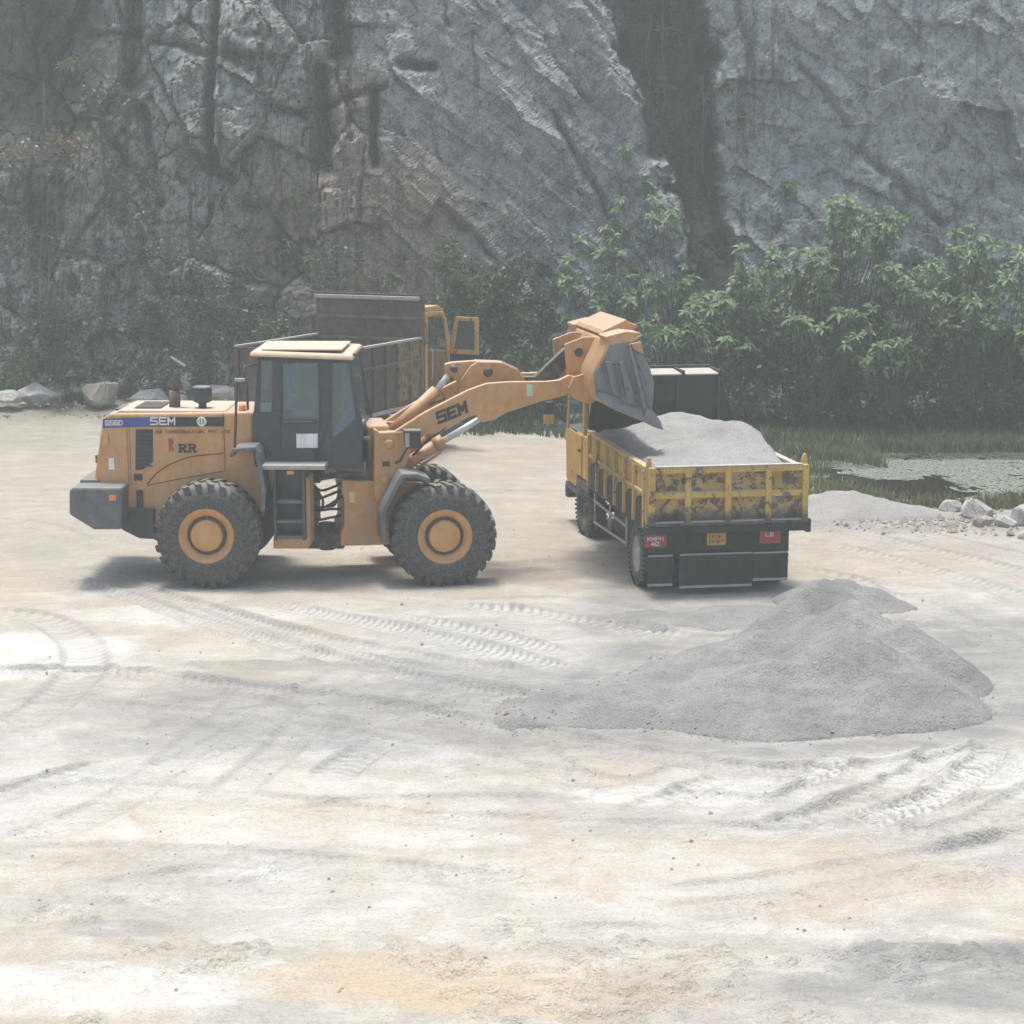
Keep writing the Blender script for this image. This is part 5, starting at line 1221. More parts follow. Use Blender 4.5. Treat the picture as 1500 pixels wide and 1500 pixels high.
mb.prism([(CX0-0.02, 3.09), (CX0+0.05, 3.20), (CX1-0.65, 3.20), (CX1-0.42, 3.12), (CX1-0.28, 2.92), (CX1-0.36, 2.9), (CX1-0.5, 3.05)], -1.16, 1.16)
bcab = mb.build('cab', M['tyellow'], BT, 0.03)
mb = MB(); mb.lathe([(0.20, 0), (0.20, -0.012), (0, -0.012)], (0, 0, 0), 'y', 24)
mb.v = [(CX0+0.19+v[0]*0.55, -1.181+v[1], 2.62+v[2]*1.35) for v in mb.v]; em = mb.build('oval_emblem', M['ink'], bcab)
mb = MB(); mb.lathe([(0.20, 0), (0.20, -0.012), (0, -0.012)], (0, 0, 0), 'y', 20)
mb.v = [(CX0+0.19+v[0]*0.2, -1.194+v[1], 2.62+v[2]*0.7) for v in mb.v]; mb.build('emblem_core', M['plate'], em)
mb = MB(); mb.tube([(CX0+0.46, -1.2, 1.6), (CX0+0.46, -1.24, 1.7), (CX0+0.46, -1.24, 2.2), (CX0+0.46, -1.2, 2.3)], 0.018, 6); mb.build('grab_rail', M['rail'], bcab)
MB().box(CX0+0.4, CX1-0.5, 0.1, 0.9, 1.5, 1.75).build('seat', M['seat'], bcab, 0.05)
MB().box(CX0+0.06, CX0+0.3, -0.95, 0.95, 1.5, 2.3).build('seat_back', M['seat'], bcab, 0.05)
mb = MB(); mb.add([(CX1-0.06, -1.1, 2.16), (CX1-0.06, 1.1, 2.16), (CX1-0.30, 1.1, 2.95), (CX1-0.30, -1.1, 2.95)], [(0,1,2,3)]); mb.build('windshield', M['tglass'], bcab)
MB().box(CX0+0.4, CX1-0.2, 1.13, 1.14, 2.1, 2.97).build('side_pane', M['tglass'], bcab); MB().box(CX0+0.4, CX1-0.2, 1.12, 1.17, 1.29, 2.1).build('door', M['tyellow'], BT)
MB().box(CX1-0.1, CX1+0.1, -1.2, 1.2, 0.55, 0.9).build('bumper', M['black'], BT, 0.03)
for s in (1, -1):
    mb = MB(); mb.prism([(CX0, 1.14), (CX1-0.1, 1.14), (CX1-0.1, 0.9), (CX1-0.25, 0.95), (4.75, 1.12), (3.85, 1.12), (CX0, 0.8)], s*1.17, s*0.85); mb.build('wheel_arch', M['black'], BT, 0.01)
    mb = MB(); mb.box(CX0+0.35, CX0+0.75, s*0.95, s*1.22, 0.70, 0.76); mb.build('cab_step', M['rail'], BT, 0.01)
# open near door, swung out on its front hinge
dh = (CX1-0.20, -1.19)
da = math.radians(-97)
def DX(p): return (dh[0] + p[0]*math.cos(da) - p[1]*math.sin(da), dh[1] + p[0]*math.sin(da) + p[1]*math.cos(da), p[2])
w0, w1, dz0, dz1, dzm = 0.02, 0.78, 1.30, 2.93, 2.18
mb = MB(DX)
mb.box(w0, w1, -0.02, 0.03, 2.10, dzm+0.02)
mb.prism([(w0, dzm), (w0+0.12, dzm), (w0+0.24, dz1-0.08), (w0+0.17, dz1)], -0.02, 0.03)
mb.box(w0+0.17, w1, -0.021, 0.031, dz1-0.09, dz1); mb.box(w1-0.09, w1, -0.022, 0.032, dzm, dz1-0.05)
d = mb.build('open_door', M['tyellow'], BT, 0.01)
MB(DX).box(w0+0.02, w1-0.02, -0.018, 0.028, dz0, 2.099).build('door_lower', M['black'], d)
mb = MB(DX); mb.prism([(w0+0.11, dzm+0.02), (w1-0.08, dzm+0.02), (w1-0.08, dz1-0.08), (w0+0.22, dz1-0.08)], 0.002, 0.008); mb.build('door_pane', M['tglass'], d)

# ------------------------------------------------------------------ sand piles, boulders, rubble
def heap(name, x0, x1, y0, y1, step, hfun, mat, label, seed):
    xs = np.arange(x0, x1+step/2, step); ys = np.arange(y0, y1+step/2, step); HX, HY = np.meshgrid(xs, ys)
    H = hfun(HX, HY)
    rough = 0.13*fbm(HX*2.2, HY*2.2, 5, seed, 0.6) + 0.06*(ridged(HX*1.6+HY*0.4, HY*3.0, 3, seed+3)-0.5) + 0.03*fbm(HX*12, HY*12, 2, seed+5)
    H = H + rough*np.clip(H*5, 0, 1)
    keep = H > 0.0
    G = ground_z(HX, HY)
    Z = np.where(keep, G + H, G - 0.06)
    F = grid_faces(len(ys), len(xs)); k = keep.ravel(); F = F[k[F].any(1)]
    used = np.unique(F); idx = np.full(HX.size, -1); idx[used] = np.arange(len(used))
    V = np.stack([HX, HY, Z], -1).reshape(-1, 3)[used]
    me = raw_mesh(name, V, idx[F], True)
    return link(name, me, mat, label=label, category="sand pile", group="loose sand piles on the quarry floor")
heap('sand_pile', -1.5, 7.2, 20.2, 28.0, 0.045, main_heap, M['pile'], "large grey sand pile with a long left tail in front of the yellow truck", 410)
heap('sand_pile', 3.4, 6.2, 26.4, 29.2, 0.045, lambda a, b: cone(a, b, (4.75, 28.0), 0.52, 0.50, 1.2) - 0.1 + 0.2*fbm(a*1.2, b*1.2, 3, 431), M['pile'], "small dark grey sand heap beside the yellow truck's right mud flap", 430)
heap('sand_pile', 1.2, 4.2, 26.0, 28.4, 0.045, lambda a, b: cone(a, b, (2.9, 27.0), 0.20, 0.17, 1.6, 0.1) - 0.07 + 0.14*fbm(a*1.2, b*1.2, 3, 441), M['pile'], "thin low spread of grey sand just behind the yellow truck", 440)
heap('sand_pile', 4.0, 9.0, 33.6, 36.6, 0.07, lambda a, b: smax(cone(a, b, (6.1, 35.5), 0.48, 0.36, 1.5, -0.15), cone(a, b, (7.4, 35.0), 0.26, 0.28, 1.5, -0.3)) - 0.12 + 0.2*fbm(a*0.9, b*0.9, 3, 451), M['pilewarm'], "low grey gravel mound at the pond's near bank", 450)

def rock_mesh(rng, sx, sy, sz):
    bm = bmesh.new()
    for _ in range(22):
        v = Vector((rng.gauss(0,1), rng.gauss(0,1), rng.gauss(0,1))).normalized()*rng.uniform(0.8, 1.0)
        bm.verts.new((v.x*sx, v.y*sy, v.z*sz))
    r = bmesh.ops.convex_hull(bm, input=bm.verts)
    bmesh.ops.delete(bm, geom=[g for g in r["geom_interior"] if isinstance(g, bmesh.types.BMVert)], context='VERTS')
    bmesh.ops.bevel(bm, geom=list(bm.edges), offset=min(sx, sy, sz)*0.06, segments=1, affect='EDGES', profile=0.6)
    bmesh.ops.triangulate(bm, faces=bm.faces)
    bmesh.ops.subdivide_edges(bm, edges=bm.edges, cuts=1, use_grid_fill=True)
    m = min(sx, sy, sz)
    for v in bm.verts: v.co += v.normal*rng.uniform(-0.05, 0.05)*m
    me = bpy.data.meshes.new("boulder"); bm.to_mesh(me); bm.free(); return me
BOULDERS = [  # x, y, half sizes, material, label
 (*(-11.931,49.847), 0.62, 0.5, 0.36, 'boulder', "grey boulder nearest the left edge at the cliff foot"),
 (*(-10.345,49.847), 0.78, 0.55, 0.42, 'boulderdark', "wide tan slab boulder above the loader's rear hood"),
 (*(-9.103,49.847), 0.62, 0.5, 0.36, 'boulder', "grey boulder left of the loader's exhaust stack"),
 (*(-8.414,49.847), 0.42, 0.4, 0.28, 'boulder', "small grey boulder behind the loader's exhaust stack"),
 (*(-7.310,49.847), 0.50, 0.4, 0.30, 'boulder', "grey boulder beside the loader's air cleaner"),
 (*(-12.654,49.431), 0.50, 0.4, 0.22, 'boulder', "flat pale stone cut by the left edge of the picture"),
 (*(7.875,35.155), 0.26, 0.22, 0.16, 'boulder', "small white stone at the left end of the pond-side row"),
 (*(8.221,34.736), 0.36, 0.30, 0.24, 'boulder', "largest white boulder in the row beside the pond"),
 (*(8.224,34.126), 0.22, 0.20, 0.15, 'boulderdark', "dark grey stone in front of the largest pond-side boulder"),
 (*(8.382,35.875), 0.13, 0.12, 0.16, 'boulder', "small upright stone behind the largest pond-side boulder"),
 (*(8.605,34.126), 0.27, 0.24, 0.17, 'boulder', "pale flat stone right of the largest pond-side boulder"),
 (*(8.949,34.259), 0.24, 0.22, 0.28, 'boulder', "tall pale stone at the right edge of the picture"),
 (*(8.644,32.965), 0.15, 0.13, 0.10, 'boulder', "small pale stone lowest in the pond-side row"),
 (*(8.460,33.153), 0.09, 0.08, 0.06, 'boulderdark', "tiny grey stone in front of the pond-side row"),
 (*(5.798,37.405), 0.18, 0.14, 0.10, 'boulder', "small pale stone beside the truck's right corner at the grass edge"),
 (*(11.000,48.754), 0.35, 0.28, 0.20, 'boulder', "lone pale rock in the grass beyond the pond"),
 (*(6.084,37.565), 0.14, 0.12, 0.08, 'boulder', "little pale pebble-like stone right of the truck at the grass edge"),
]
rr_ = random.Random(77)
for (x, y, a, b, c, m, lab) in BOULDERS:
    o = link('boulder', rock_mesh(rr_, a, b, c), M[m], label=lab, category="boulder", group="boulders round the quarry floor")
    o.location = (x, y, float(ground_z(x, y)) + c*0.45); o.rotation_euler = (0, 0, rr_.uniform(0, 6))
# loose gravel along the foot and road edges
V = []; F = []; k = 0
FOOT = []
while len(FOOT) < 420:
    x, y = rr_.uniform(-1.5, 7), rr_.uniform(19.8, 27.5); h = float(main_heap(np.array([x]), np.array([y]))[0])
    if -0.07 < h < 0.12: FOOT.append((x, y, max(h, 0)))
for i in range(2000+len(FOOT)):
    z = rr_.random()
    if z < 0.35: x, y = rr_.uniform(-13, 1), rr_.uniform(48.2, 51)
    elif z < 0.6: x, y = rr_.gauss(7.6, 1.0), rr_.gauss(34.3, 0.5)
    else: x, y = rr_.uniform(-6, 6.5), rr_.uniform(14, 34)
    s = abs(rr_.gauss(0, 0.010)) + 0.006
    if 0.35 < z < 0.6: s *= 2.5
    if z < 0.35: s *= 3
    hh = 0.0
    if i >= 2000: x, y, hh = FOOT[i-2000]; s = abs(rr_.gauss(0, 0.012)) + 0.008
    g = float(ground_z(x, y)) + hh
    for (dx, dy, dz) in ((1,0,0),(-.6,.8,0),(-.5,-.9,0),(0.1,0.1,.8),(-.1,0,-.6)):
        V.append((x+dx*s*rr_.uniform(.6,1.2), y+dy*s*rr_.uniform(.6,1.2), g+dz*s*rr_.uniform(.6,1)+s*0.2))
    F += [(k,k+1,k+3),(k+1,k+2,k+3),(k+2,k,k+3),(k+1,k,k+4),(k+2,k+1,k+4),(k,k+2,k+4)]; k += 5
link('gravel', raw_mesh('gravel', V, F), M['boulderdark'], kind="stuff", label="loose stone chips scattered over the quarry floor")

# ------------------------------------------------------------------ vegetation
class LeafBuf:
    def __init__(self): self.V = []; self.F = []; self.n = 0
    def add(self, V, F):
        self.V.append(np.asarray(V, np.float32)); self.F.append(np.asarray(F, np.int32)+self.n); self.n += len(V)
    def mesh(self, name, smooth=False):
        return raw_mesh(name, np.concatenate(self.V), np.concatenate(self.F), smooth)
    def leaf(self, p, d, up, L, w, droop):
        """folded broad leaf, three stations"""
        d = d/np.linalg.norm(d); s = np.cross(d, up); s = s/(np.linalg.norm(s)+1e-6); n = np.cross(s, d)
        V = [p]
        for (t, ww, dr) in ((0.33, 0.8, 0.10), (0.66, 1.0, 0.38)):
            c = p + d*L*t - np.array([0,0,1.0])*L*droop*dr
            V += [c + s*w*ww + n*w*0.3, c, c - s*w*ww + n*w*0.3]
        V.append(p + d*L - np.array([0,0,1.0])*L*droop*0.95)
        self.add(V, [(0,1,2),(0,2,3),(1,4,5),(1,5,2),(2,5,6),(2,6,3),(4,7,5),(5,7,6)])
    def rosette(self, p, rng, L, n=8, tilt=(0,-0.35,1.0), droop=0.38, w=0.18):
        ax = np.array(tilt) + rng.normal(0, 0.25, 3); ax /= np.linalg.norm(ax)
        a = np.cross(ax, [1,0,0.1]); a /= np.linalg.norm(a); b = np.cross(ax, a); o = rng.uniform(0, 6.28)
        for k in range(n):
            q = o + 6.283*k/n + rng.normal(0, 0.2); e = rng.uniform(-0.1, 0.7)
            d = (a*math.cos(q) + b*math.sin(q))*math.cos(e) + ax*math.sin(e)
            self.leaf(np.array(p), d, ax, L*rng.uniform(0.7, 1.1), L*w*rng.uniform(0.8, 1.15), droop*rng.uniform(0.6, 1.3))
    def quads(self, C, L, rng, w=0.5, up=0.4):
        n = len(C); d = rng.normal(0, 1, (n,3)); d[:,2] = d[:,2]*0.6 - 0.25; d /= np.linalg.norm(d, axis=1)[:,None]
        nn = rng.normal(0, 1, (n,3)); nn[:,2] += up; nn[:,1] -= up*0.6; s = np.cross(d, nn); s /= np.linalg.norm(s, axis=1)[:,None]+1e-6
        L = L*rng.uniform(0.6, 1.3, (n,1)); V = np.stack([C, C+d*L*0.5+s*L*w*0.5, C+d*L, C+d*L*0.5-s*L*w*0.5], 1).reshape(-1,3)
        self.add(V, np.arange(4*n).reshape(-1,4)[:, [0,1,2]]); self.F.append(np.arange(4*n).reshape(-1,4)[:, [0,2,3]].astype(np.int32)+self.n-4*n)

def plant(name, base, label, category, group):
    o = empty(name, base, 0, label, category, group); return o
def tall_shrub(bx, by, tips, label, rng, L=0.30, mat='leafbig', nl=8, name='broadleaf_shrub', cat="shrub", bz=None, group="broad-leaved shrubs at the cliff foot"):
    """tips: world points of leaf heads; stems arch from the base to each"""
    bz = float(ground_z(bx, by))-0.05 if bz is None else bz
    root = plant(name, (bx, by, bz), label, cat, group); B = np.array([bx, by, bz])
    lf = LeafBuf(); st = MB()
    for tp in tips:
        T = np.array(tp) - B; sw = rng.normal(0, 0.12, 3); h = np.linalg.norm(T)
        start = np.array([rng.normal(0, .08), rng.normal(0, .08), 0.0])
        m1 = start + T*0.4 + np.array([0, 0, 0.12*h]) + sw*0.4*h*0.3; m2 = T*0.78 + np.array([0, 0, 0.06*h]) + sw*0.3*h*0.3
        pts = spline([start, m1, m2, T], 3); st.tube([tuple(p) for p in pts], 0.014, 5, False, 0.006)
        lf.rosette(T, rng, L*rng.uniform(0.55, 1.2), nl + int(rng.integers(-1, 3)))
        for q in (0.80, 0.90):
            if rng.random() < 0.75:
                p = np.array(pts[int(q*(len(pts)-1))]) + rng.normal(0, 0.07, 3); lf.rosette(p, rng, L*0.8, nl-2, (rng.normal(0,.6), -0.6, 0.6), 0.6)
    link('stems', st_mesh(st), M['bark'], root)
    link('leaves', lf.mesh('leaves'), M[mat], root)
    return root
def st_mesh(mb):
    me = bpy.data.meshes.new('stems'); me.from_pydata(mb.v, [], mb.f); me.polygons.foreach_set("use_smooth", mb.s); me.update(); return me
rg_ = np.random.default_rng(31)
# leaf-head positions read from the picture as bearings, set at each shrub's own distance
def bear(u, v, y):
    k = y/ (math.cos(0.17216) + (750-v)/2910*math.sin(0.17216)) 
    return np.array([(u-750)/2910*k, y, 6.2 + k*(-math.sin(0.17216) + (750-v)/2910*math.cos(0.17216))])
SHRUBS = [  # base (u, y), heads (u, v), label
 (905, 47.6, [(835,380),(832,405),(885,332),(900,365),(878,445),(925,440),(940,430),(890,405)], "sparse broad-leaved shrub rising directly behind the raised bucket"),
 (985, 47.4, [(930,405),(965,400),(1000,395),(955,420),(1010,410),(1025,438),(985,440),(1045,430),(960,285),(975,312)], "broad-leaved shrub above the truck's dark headboard, below the cleft"),
 (1080, 47.0, [(1085,365),(1100,405),(1085,410),(1120,400),(1060,440),(1075,455),(1110,445),(1140,440),(1130,370)], "broad-leaved shrub just right of the cleft's lower end"),
 (1150, 46.6, [(1170,365),(1190,370),(1205,380),(1170,410),(1195,410),(1220,430),(1200,420),(1230,380),(1150,395),(1185,385),(1212,398)], "dense bright broad-leaved shrub in the middle of the right thicket"),
 (1225, 46.8, [(1225,295),(1240,290),(1270,305),(1290,305),(1220,315),(1300,335),(1310,325),(1285,345),(1265,330),(1250,300),(1305,305)], "tallest broad-leaved shrub, its crown highest on the right wall"),
 (1290, 46.2, [(1280,390),(1310,390),(1295,395),(1340,420),(1350,430),(1370,425),(1330,410),(1365,380),(1300,405)], "broad-leaved shrub right of the middle of the thicket"),
 (1180, 45.6, [(1165,470),(1180,475),(1205,485),(1240,490),(1250,490),(1260,460),(1280,450),(1285,470),(1250,455)], "low broad-leaved shrub in the front of the right thicket"),
 (1310, 45.4, [(1300,470),(1310,495),(1290,510),(1340,520),(1315,500),(1360,500),(1375,490),(1270,530),(1330,500)], "lowest front broad-leaved shrub above the pond's far bank"),
 (1400, 46.4, [(1375,385),(1390,405),(1425,335),(1430,350),(1440,345),(1460,360),(1420,405),(1470,405),(1480,400),(1395,365)], "tall broad-leaved shrub near the right edge with leaves against bare rock"),
 (1485, 46.0, [(1490,368),(1500,405),(1510,385),(1490,480),(1480,410),(1520,430),(1505,360)], "broad-leaved shrub cut by the right edge of the picture"),
 (1420, 45.2, [(1430,445),(1400,460),(1380,470),(1425,475),(1445,478),(1490,485),(1460,450),(1410,440)], "broad-leaved shrub between the pond's far bank and the right edge"),
 (1040, 46.2, [(1015,470),(1040,455),(1020,440),(1065,500),(955,470),(975,475),(945,490),(1090,480)], "thin low shrub right above the truck's headboard"),
]
for (u, y, tips, lab) in SHRUBS:
    b = bear(u, 620, y)
    T = [bear(a + rg_.normal(0, 3), v + rg_.normal(0, 3), y + rg_.uniform(-0.5, 0.6)) for a, v in tips]
    T += [bear(a + rg_.normal(0, 18), v + abs(rg_.normal(10, 14)), y + rg_.uniform(-0.2, 0.9)) for a, v in tips for _ in range(2)]
    tall_shrub(float(b[0]), y, T, lab, rg_)
# little plants rooted in the rock
SPRIGS = [(358,240,"cliff sprig highest in the brown-stained wall above the loader"),(312,291,"cliff sprig at the left of the row on the brown-stained wall"),(352,291,"cliff sprig second from the left on the brown-stained wall"),(383,296,"small cliff sprig third from the left on the brown-stained wall"),(433,293,"cliff sprig just up-left of the brightest one on the brown wall"),(465,315,"brightest cliff sprig at the right on the brown-stained wall"),
          (358,337,"cliff sprig halfway up, left side of the brown-stained wall"),(420,364,"cliff sprig right of centre on the brown wall, above the brown truck"),(447,381,"cliff sprig closest above the brown truck's headboard to the left"),(360,405,"lowest cliff sprig left of the brown truck"),
          (976,47,"cliff sprig highest inside the dark cleft"),(978,121,"cliff sprig on the left lip of the dark cleft"),(1057,124,"cliff sprig on the right lip of the dark cleft"),(914,222,"lone cliff sprig on the grey slab left of the cleft"),(1082,180,"drooping dry cliff sprig right of the cleft"),
          (955,272,"cliff sprig low on the slab edge beside the cleft"),(980,310,"cliff sprig at the cleft's lower left edge"),(1160,275,"faint cliff sprig on the smooth right wall"),(100,95,"cliff sprig high in the dark upper left corner"),(905,330,"cliff sprig on the slab above the raised bucket")]
for (u, v, lab) in SPRIGS:
    w = bear(u, v, 50.0); y = cliff_y(float(w[0]), float(w[2])) - 0.02; w = bear(u, v, y); w[1] = cliff_y(float(w[0]), float(w[2]))
    b = np.array([w[0], w[1]+0.08, w[2]-0.1])
    T = [w + np.array([rg_.normal(0, .16), -0.25+rg_.normal(0, .08), rg_.normal(0.04, .12)]) for _ in range(4)]
    tall_shrub(float(b[0]), float(b[1]), T, lab, rg_, 0.27, 'leafbig' if v != 180 else 'reddry', 6, 'cliff_plant', "plant", float(b[2]), "plants growing from the rock face")
# dense small-leaved bushes and creepers
def bush(c, r, n, leaf, mat, label, name='bush', group="dark bushes along the cliff foot", stems=10):
    c = np.array(c, float); r = np.array(r, float)
    base = np.array([c[0], c[1]+0.1, max(c[2]-r[2], float(ground_z(c[0], c[1]))-0.05)])
    root = plant(name, tuple(base), label, "bush", group)
    lf = LeafBuf(); k = max(6, n//90)
    cc = rg_.normal(0, 0.42, (k,3))*r; cs = rg_.uniform(0.14, 0.30, (k,1))*r.mean()
    ii = rg_.integers(0, k, n); C = cc[ii] + rg_.normal(0, 1, (n,3))*cs[ii]*0.62 + (c-base)
    C = C[C[:,2] > -0.1]; lf.quads(C, leaf, rg_, 0.55)
    st = MB()
    for i in range(min(stems, k)):
        T = cc[i] + (c-base); st.tube([(rg_.normal(0,.1), 0, 0), tuple(T*0.5 + np.array([rg_.normal(0,.1), 0, 0.1])), tuple(T)], 0.02, 5, False, 0.008)
    link('stems', st_mesh(st), M['bark'], root); link('leaves', lf.mesh('leaves'), M[mat], root)
BUSHES = [  # u, v, y, rx, ry, rz, leaves, size, material, label
 (700,455,48.0,1.15,0.8,1.35,2600,0.16,'leafmid',"leafy dark green bush between the brown truck's open door and the bare slab"),
 (740,430,49.0,0.8,0.6,1.0,1300,0.15,'leafdark',"dark bush climbing the rock right of the open door"),
 (660,400,49.3,0.7,0.5,0.9,900,0.15,'leafmid',"small bush on the rock above the brown truck's cab"),
 (750,540,47.5,1.2,0.7,0.75,1500,0.14,'leafdark',"low dark bush under the loader arm"),
 (810,560,47.3,0.9,0.6,0.7,1100,0.14,'leafmid',"low bush left of the yellow truck's mirror"),
 (330,470,50.2,1.5,0.7,1.1,2400,0.14,'leafdark',"dark creeper bush behind the loader's cab"),
 (260,440,50.2,1.2,0.6,1.1,1500,0.13,'leafdark',"dark creeper on the rock above the loader's air cleaner"),
 (400,500,50.0,1.0,0.7,0.8,1300,0.14,'leafmid',"green bush directly left of the brown truck's bed"),
 (80,490,50.4,0.9,0.6,1.15,1700,0.17,'leafmid',"bright leafy bush at the left foot of the cliff"),
 (40,545,50.4,1.2,0.6,0.7,1300,0.14,'leafmid',"low green bush at the left edge of the picture"),
 (170,545,50.5,1.6,0.6,0.7,1500,0.13,'leafdark',"low dark growth above the tan slab boulder"),
 (205,290,49.9,1.0,0.5,0.9,1100,0.12,'leafdark',"creeper patch on the upper left wall"),
 (150,160,50.3,0.7,0.5,0.8,800,0.13,'leafmid',"green tuft hanging high in the dark left corner"),
 (90,215,50.2,1.3,0.5,0.5,1100,0.12,'reddry',"dry reddish brush on the ledge in the upper left"),
 (60,420,49.9,1.1,0.5,1.6,1300,0.12,'leafdark',"dark hanging growth low on the far left wall"),
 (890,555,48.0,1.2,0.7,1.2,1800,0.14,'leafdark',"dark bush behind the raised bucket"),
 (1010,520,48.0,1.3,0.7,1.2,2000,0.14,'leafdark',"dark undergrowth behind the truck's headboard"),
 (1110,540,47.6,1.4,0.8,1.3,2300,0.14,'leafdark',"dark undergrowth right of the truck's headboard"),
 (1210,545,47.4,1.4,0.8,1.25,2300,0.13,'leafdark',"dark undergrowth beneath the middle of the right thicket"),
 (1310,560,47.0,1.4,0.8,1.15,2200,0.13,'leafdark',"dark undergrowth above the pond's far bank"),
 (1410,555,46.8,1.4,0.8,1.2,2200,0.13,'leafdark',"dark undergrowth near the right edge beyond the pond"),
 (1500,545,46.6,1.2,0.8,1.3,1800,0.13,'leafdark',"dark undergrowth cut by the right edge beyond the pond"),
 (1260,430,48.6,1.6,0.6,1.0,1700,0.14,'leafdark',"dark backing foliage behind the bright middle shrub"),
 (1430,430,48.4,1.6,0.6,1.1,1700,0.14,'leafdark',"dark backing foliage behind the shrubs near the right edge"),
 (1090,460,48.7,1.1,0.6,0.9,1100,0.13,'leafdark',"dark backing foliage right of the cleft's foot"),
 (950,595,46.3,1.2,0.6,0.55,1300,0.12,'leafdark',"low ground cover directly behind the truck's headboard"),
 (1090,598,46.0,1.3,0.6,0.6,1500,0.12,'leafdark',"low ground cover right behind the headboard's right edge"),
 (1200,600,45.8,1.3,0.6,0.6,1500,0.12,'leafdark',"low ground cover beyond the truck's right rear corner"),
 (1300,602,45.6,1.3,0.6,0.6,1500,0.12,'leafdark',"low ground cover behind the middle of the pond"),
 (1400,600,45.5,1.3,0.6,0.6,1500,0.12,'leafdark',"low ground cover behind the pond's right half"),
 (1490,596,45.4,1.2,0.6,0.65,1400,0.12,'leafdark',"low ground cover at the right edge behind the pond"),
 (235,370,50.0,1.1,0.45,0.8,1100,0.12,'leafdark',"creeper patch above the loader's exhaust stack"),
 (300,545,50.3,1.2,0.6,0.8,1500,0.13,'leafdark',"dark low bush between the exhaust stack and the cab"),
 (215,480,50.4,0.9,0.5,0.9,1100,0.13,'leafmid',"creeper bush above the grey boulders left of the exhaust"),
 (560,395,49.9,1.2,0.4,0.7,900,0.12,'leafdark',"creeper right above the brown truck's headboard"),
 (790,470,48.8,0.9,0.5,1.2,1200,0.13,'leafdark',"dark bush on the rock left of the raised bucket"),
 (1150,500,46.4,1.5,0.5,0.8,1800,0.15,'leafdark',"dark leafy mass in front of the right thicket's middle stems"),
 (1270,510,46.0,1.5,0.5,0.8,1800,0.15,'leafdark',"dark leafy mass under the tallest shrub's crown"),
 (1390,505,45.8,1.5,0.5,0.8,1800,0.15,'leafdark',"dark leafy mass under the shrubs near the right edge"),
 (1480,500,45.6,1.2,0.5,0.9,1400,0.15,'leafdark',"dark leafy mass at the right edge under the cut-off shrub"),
 (470,410,49.6,1.0,0.5,0.8,700,0.12,'leafdark',"thin creeper on the brown-stained wall over the brown truck"),
]
for (u, v, y, rx, ry, rz, n, s, m, lab) in BUSHES:
    w = bear(u, v, y)
    if v < 480: w[1] = min(w[1], cliff_y(float(w[0]), float(w[2])) - ry*0.5)
    bush(w, (rx, ry, rz), int(n*(0.6 if u < 640 else 1.2)), s, m, lab)
# hanging roots and vines
VINES = [(70,120,470,"root-like vine hanging nearest the left edge"),(92,240,540,"pale vine hanging on the far left wall"),(120,200,520,"long vine hanging left of the loader's hood"),(135,330,500,"short slanting vine on the left wall"),(175,-40,180,"vine hanging from the top at the left"),(430,-40,100,"thin vine hanging from the top above the stained wall"),(400,40,260,"thin vine down the blocky wall above the loader's cab"),(965,20,210,"root hanging down the left of the dark cleft"),(1035,110,330,"pale root hanging in the middle of the dark cleft"),(520,250,420,"thin vine hanging over the brown-stained wall right"),(880,420,560,"thin bare vine left of the raised bucket's top"),(1210,480,620,"bare pale stem in the undergrowth right of the truck")]
for (u, v0, v1, lab) in VINES:
    root = None
    mb = MB(); k = 0
    for s in range(3):
        pts = []; uu = u + rg_.normal(0, 9)
        for q in range(9):
            v = v0 + (v1-v0)*q/8*(1-0.12*s); uu += rg_.normal(0, 3.5); w = bear(uu, v, 50.0); y = min(cliff_y(float(w[0]), float(w[2])) - 0.10, 50.6 if v < 420 else 49.0); pts.append(tuple(bear(uu, v, y)))
        mb.tube(pts, 0.014, 5, False, 0.006)
    mb.build('vine', M['twig'], None, label=lab, category="vine", group="vines and roots hanging on the rock")
# bare twigs in the thicket
V = LeafBuf(); tw = MB()
for i in range(130):
    u = rg_.uniform(850, 1520); y = rg_.uniform(45.6, 47.8); b = bear(u, 618, y); b[2] = float(ground_z(b[0], y)); h = rg_.uniform(0.6, 2.3); d = rg_.normal(0, 0.28, 2)
    tw.tube([tuple(b), tuple(b + np.array([d[0]*h*0.4, d[1]*0.3, h*0.55])), tuple(b + np.array([d[0]*h, d[1]*0.5, h]))], 0.016, 4, False, 0.006)
link('dry_twigs', st_mesh(tw), M['twig'], kind="stuff", label="bare dry twigs standing in the dark thicket right")
# grass
def grass(name, n, fx, h0, h1, mat, label):
    P = fx(n); n = len(P); g = ground_z(P[:,0], P[:,1]); h = rg_.uniform(h0, h1, n); a = rg_.uniform(0, 6.28, n); w = rg_.uniform(0.010, 0.022, n); ln = rg_.normal(0, 0.35, (n,2))*h[:,None]
    B = np.stack([P[:,0], P[:,1], g-0.02], -1); s = np.stack([np.cos(a)*w, np.sin(a)*w, 0*a], -1)
    mid = B + np.stack([ln[:,0]*0.4, ln[:,1]*0.4, h*0.6], -1); tip = B + np.stack([ln[:,0], ln[:,1], h], -1)
    V = np.stack([B-s, B+s, mid+s*0.7, mid-s*0.7, tip], 1).reshape(-1,3); i = np.arange(n)[:,None]*5
    F = np.concatenate([i+np.array([0,1,2]), i+np.array([0,2,3]), i+np.array([3,2,4])])
    link(name, raw_mesh(name, V, F), M[mat], kind="stuff", label=label)
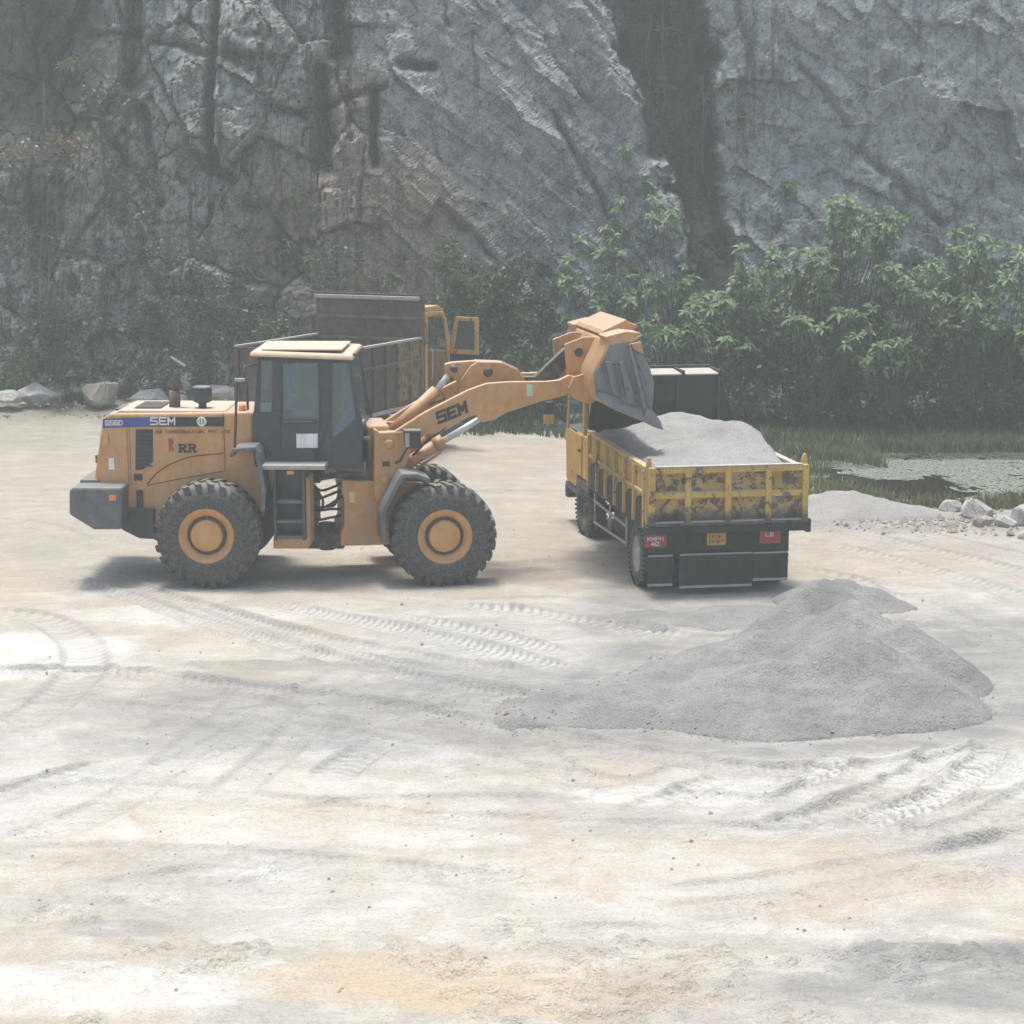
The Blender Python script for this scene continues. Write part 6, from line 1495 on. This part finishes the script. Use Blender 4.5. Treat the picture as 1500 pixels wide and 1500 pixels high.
def pondzone(n):
    x = rg_.uniform(3.8, 14.5, n*3); y = rg_.uniform(34.9, 48.5, n*3)
    p = ((x-9.9)/4.6)**2 + ((y-40.3)/3.75)**2; z = ground_z(x, y)
    rough = fbm(x*0.8, y*0.8, 3, 501)
    k = (z > PZ-0.05) & (p < 3.2+2*rough) & ((y > 35.9 - 0.21*(x-6) + rough) ) & (rough > -0.22) & ~((((x-6.2)/1.7)**2+((y-35.3)/0.75)**2) < 1)
    return np.stack([x[k], y[k]], -1)[:n]
def farzone(n):
    x = rg_.uniform(3.0, 15.5, n*2); y = rg_.uniform(42.0, 48.5, n*2); r = fbm(x*0.6, y*0.6, 3, 511); z = ground_z(x, y)
    k = (y > 43.2 + 1.2*r) & (z > PZ-0.03); return np.stack([x[k], y[k]], -1)[:n]
def centre(n):
    x = rg_.uniform(-3.0, 4.2, n*2); y = rg_.uniform(42.6, 49.5, n*2); r = fbm(x*0.6, y*0.6, 3, 521)
    k = (y > 45.9 - 0.35*np.abs(x) + 5.0*r + np.abs(rg_.normal(0, 0.9, len(x)))) & (r > -0.25); return np.stack([x[k], y[k]], -1)[:n]
def leftfoot(n):
    x = rg_.uniform(-15, -3, n*2); y = rg_.uniform(50.3, 52, n*2); r = fbm(x*0.6, y*0.6, 3, 531)
    k = r > -0.05; return np.stack([x[k], y[k]], -1)[:n]
grass('pond_grass', 26000, pondzone, 0.10, 0.38, 'grass', "short green grass round the pond's banks")
grass('marsh_grass', 20000, farzone, 0.12, 0.34, 'leafdark', "darker marsh grass between the pond and the thicket")
grass('dry_marsh_weed', 5000, lambda n: (lambda P: P[(P[:,0] > 7.5) & (P[:,1] > 43.2)])(farzone(n)), 0.12, 0.36, 'reddry', "dry reddish weeds on the pond's far bank")
grass('verge_grass', 12000, centre, 0.12, 0.40, 'leafmid', "grass strip along the cliff foot under the loader arm")
grass('foot_grass', 7000, leftfoot, 0.10, 0.35, 'leafmid', "weedy grass among the boulders at the left cliff foot")

# ------------------------------------------------------------------ dusty air
hz = MB().box(-75, 75, -8, 145, -1.6, 18.5)
t = NT('dusty_air'); t.t.nodes.remove(t.b)
pv = t.n("ShaderNodeVolumePrincipled"); pv.inputs["Color"].default_value = (0.87, 0.955, 0.93, 1); pv.inputs["Density"].default_value = 0.0028; pv.inputs["Anisotropy"].default_value = 0.25
t.m.cycles.homogeneous_volume = True
t.l(pv.outputs[0], t.out.inputs["Volume"])
hz.build('haze', t.m, kind="stuff", label="pale dusty haze filling the quarry")
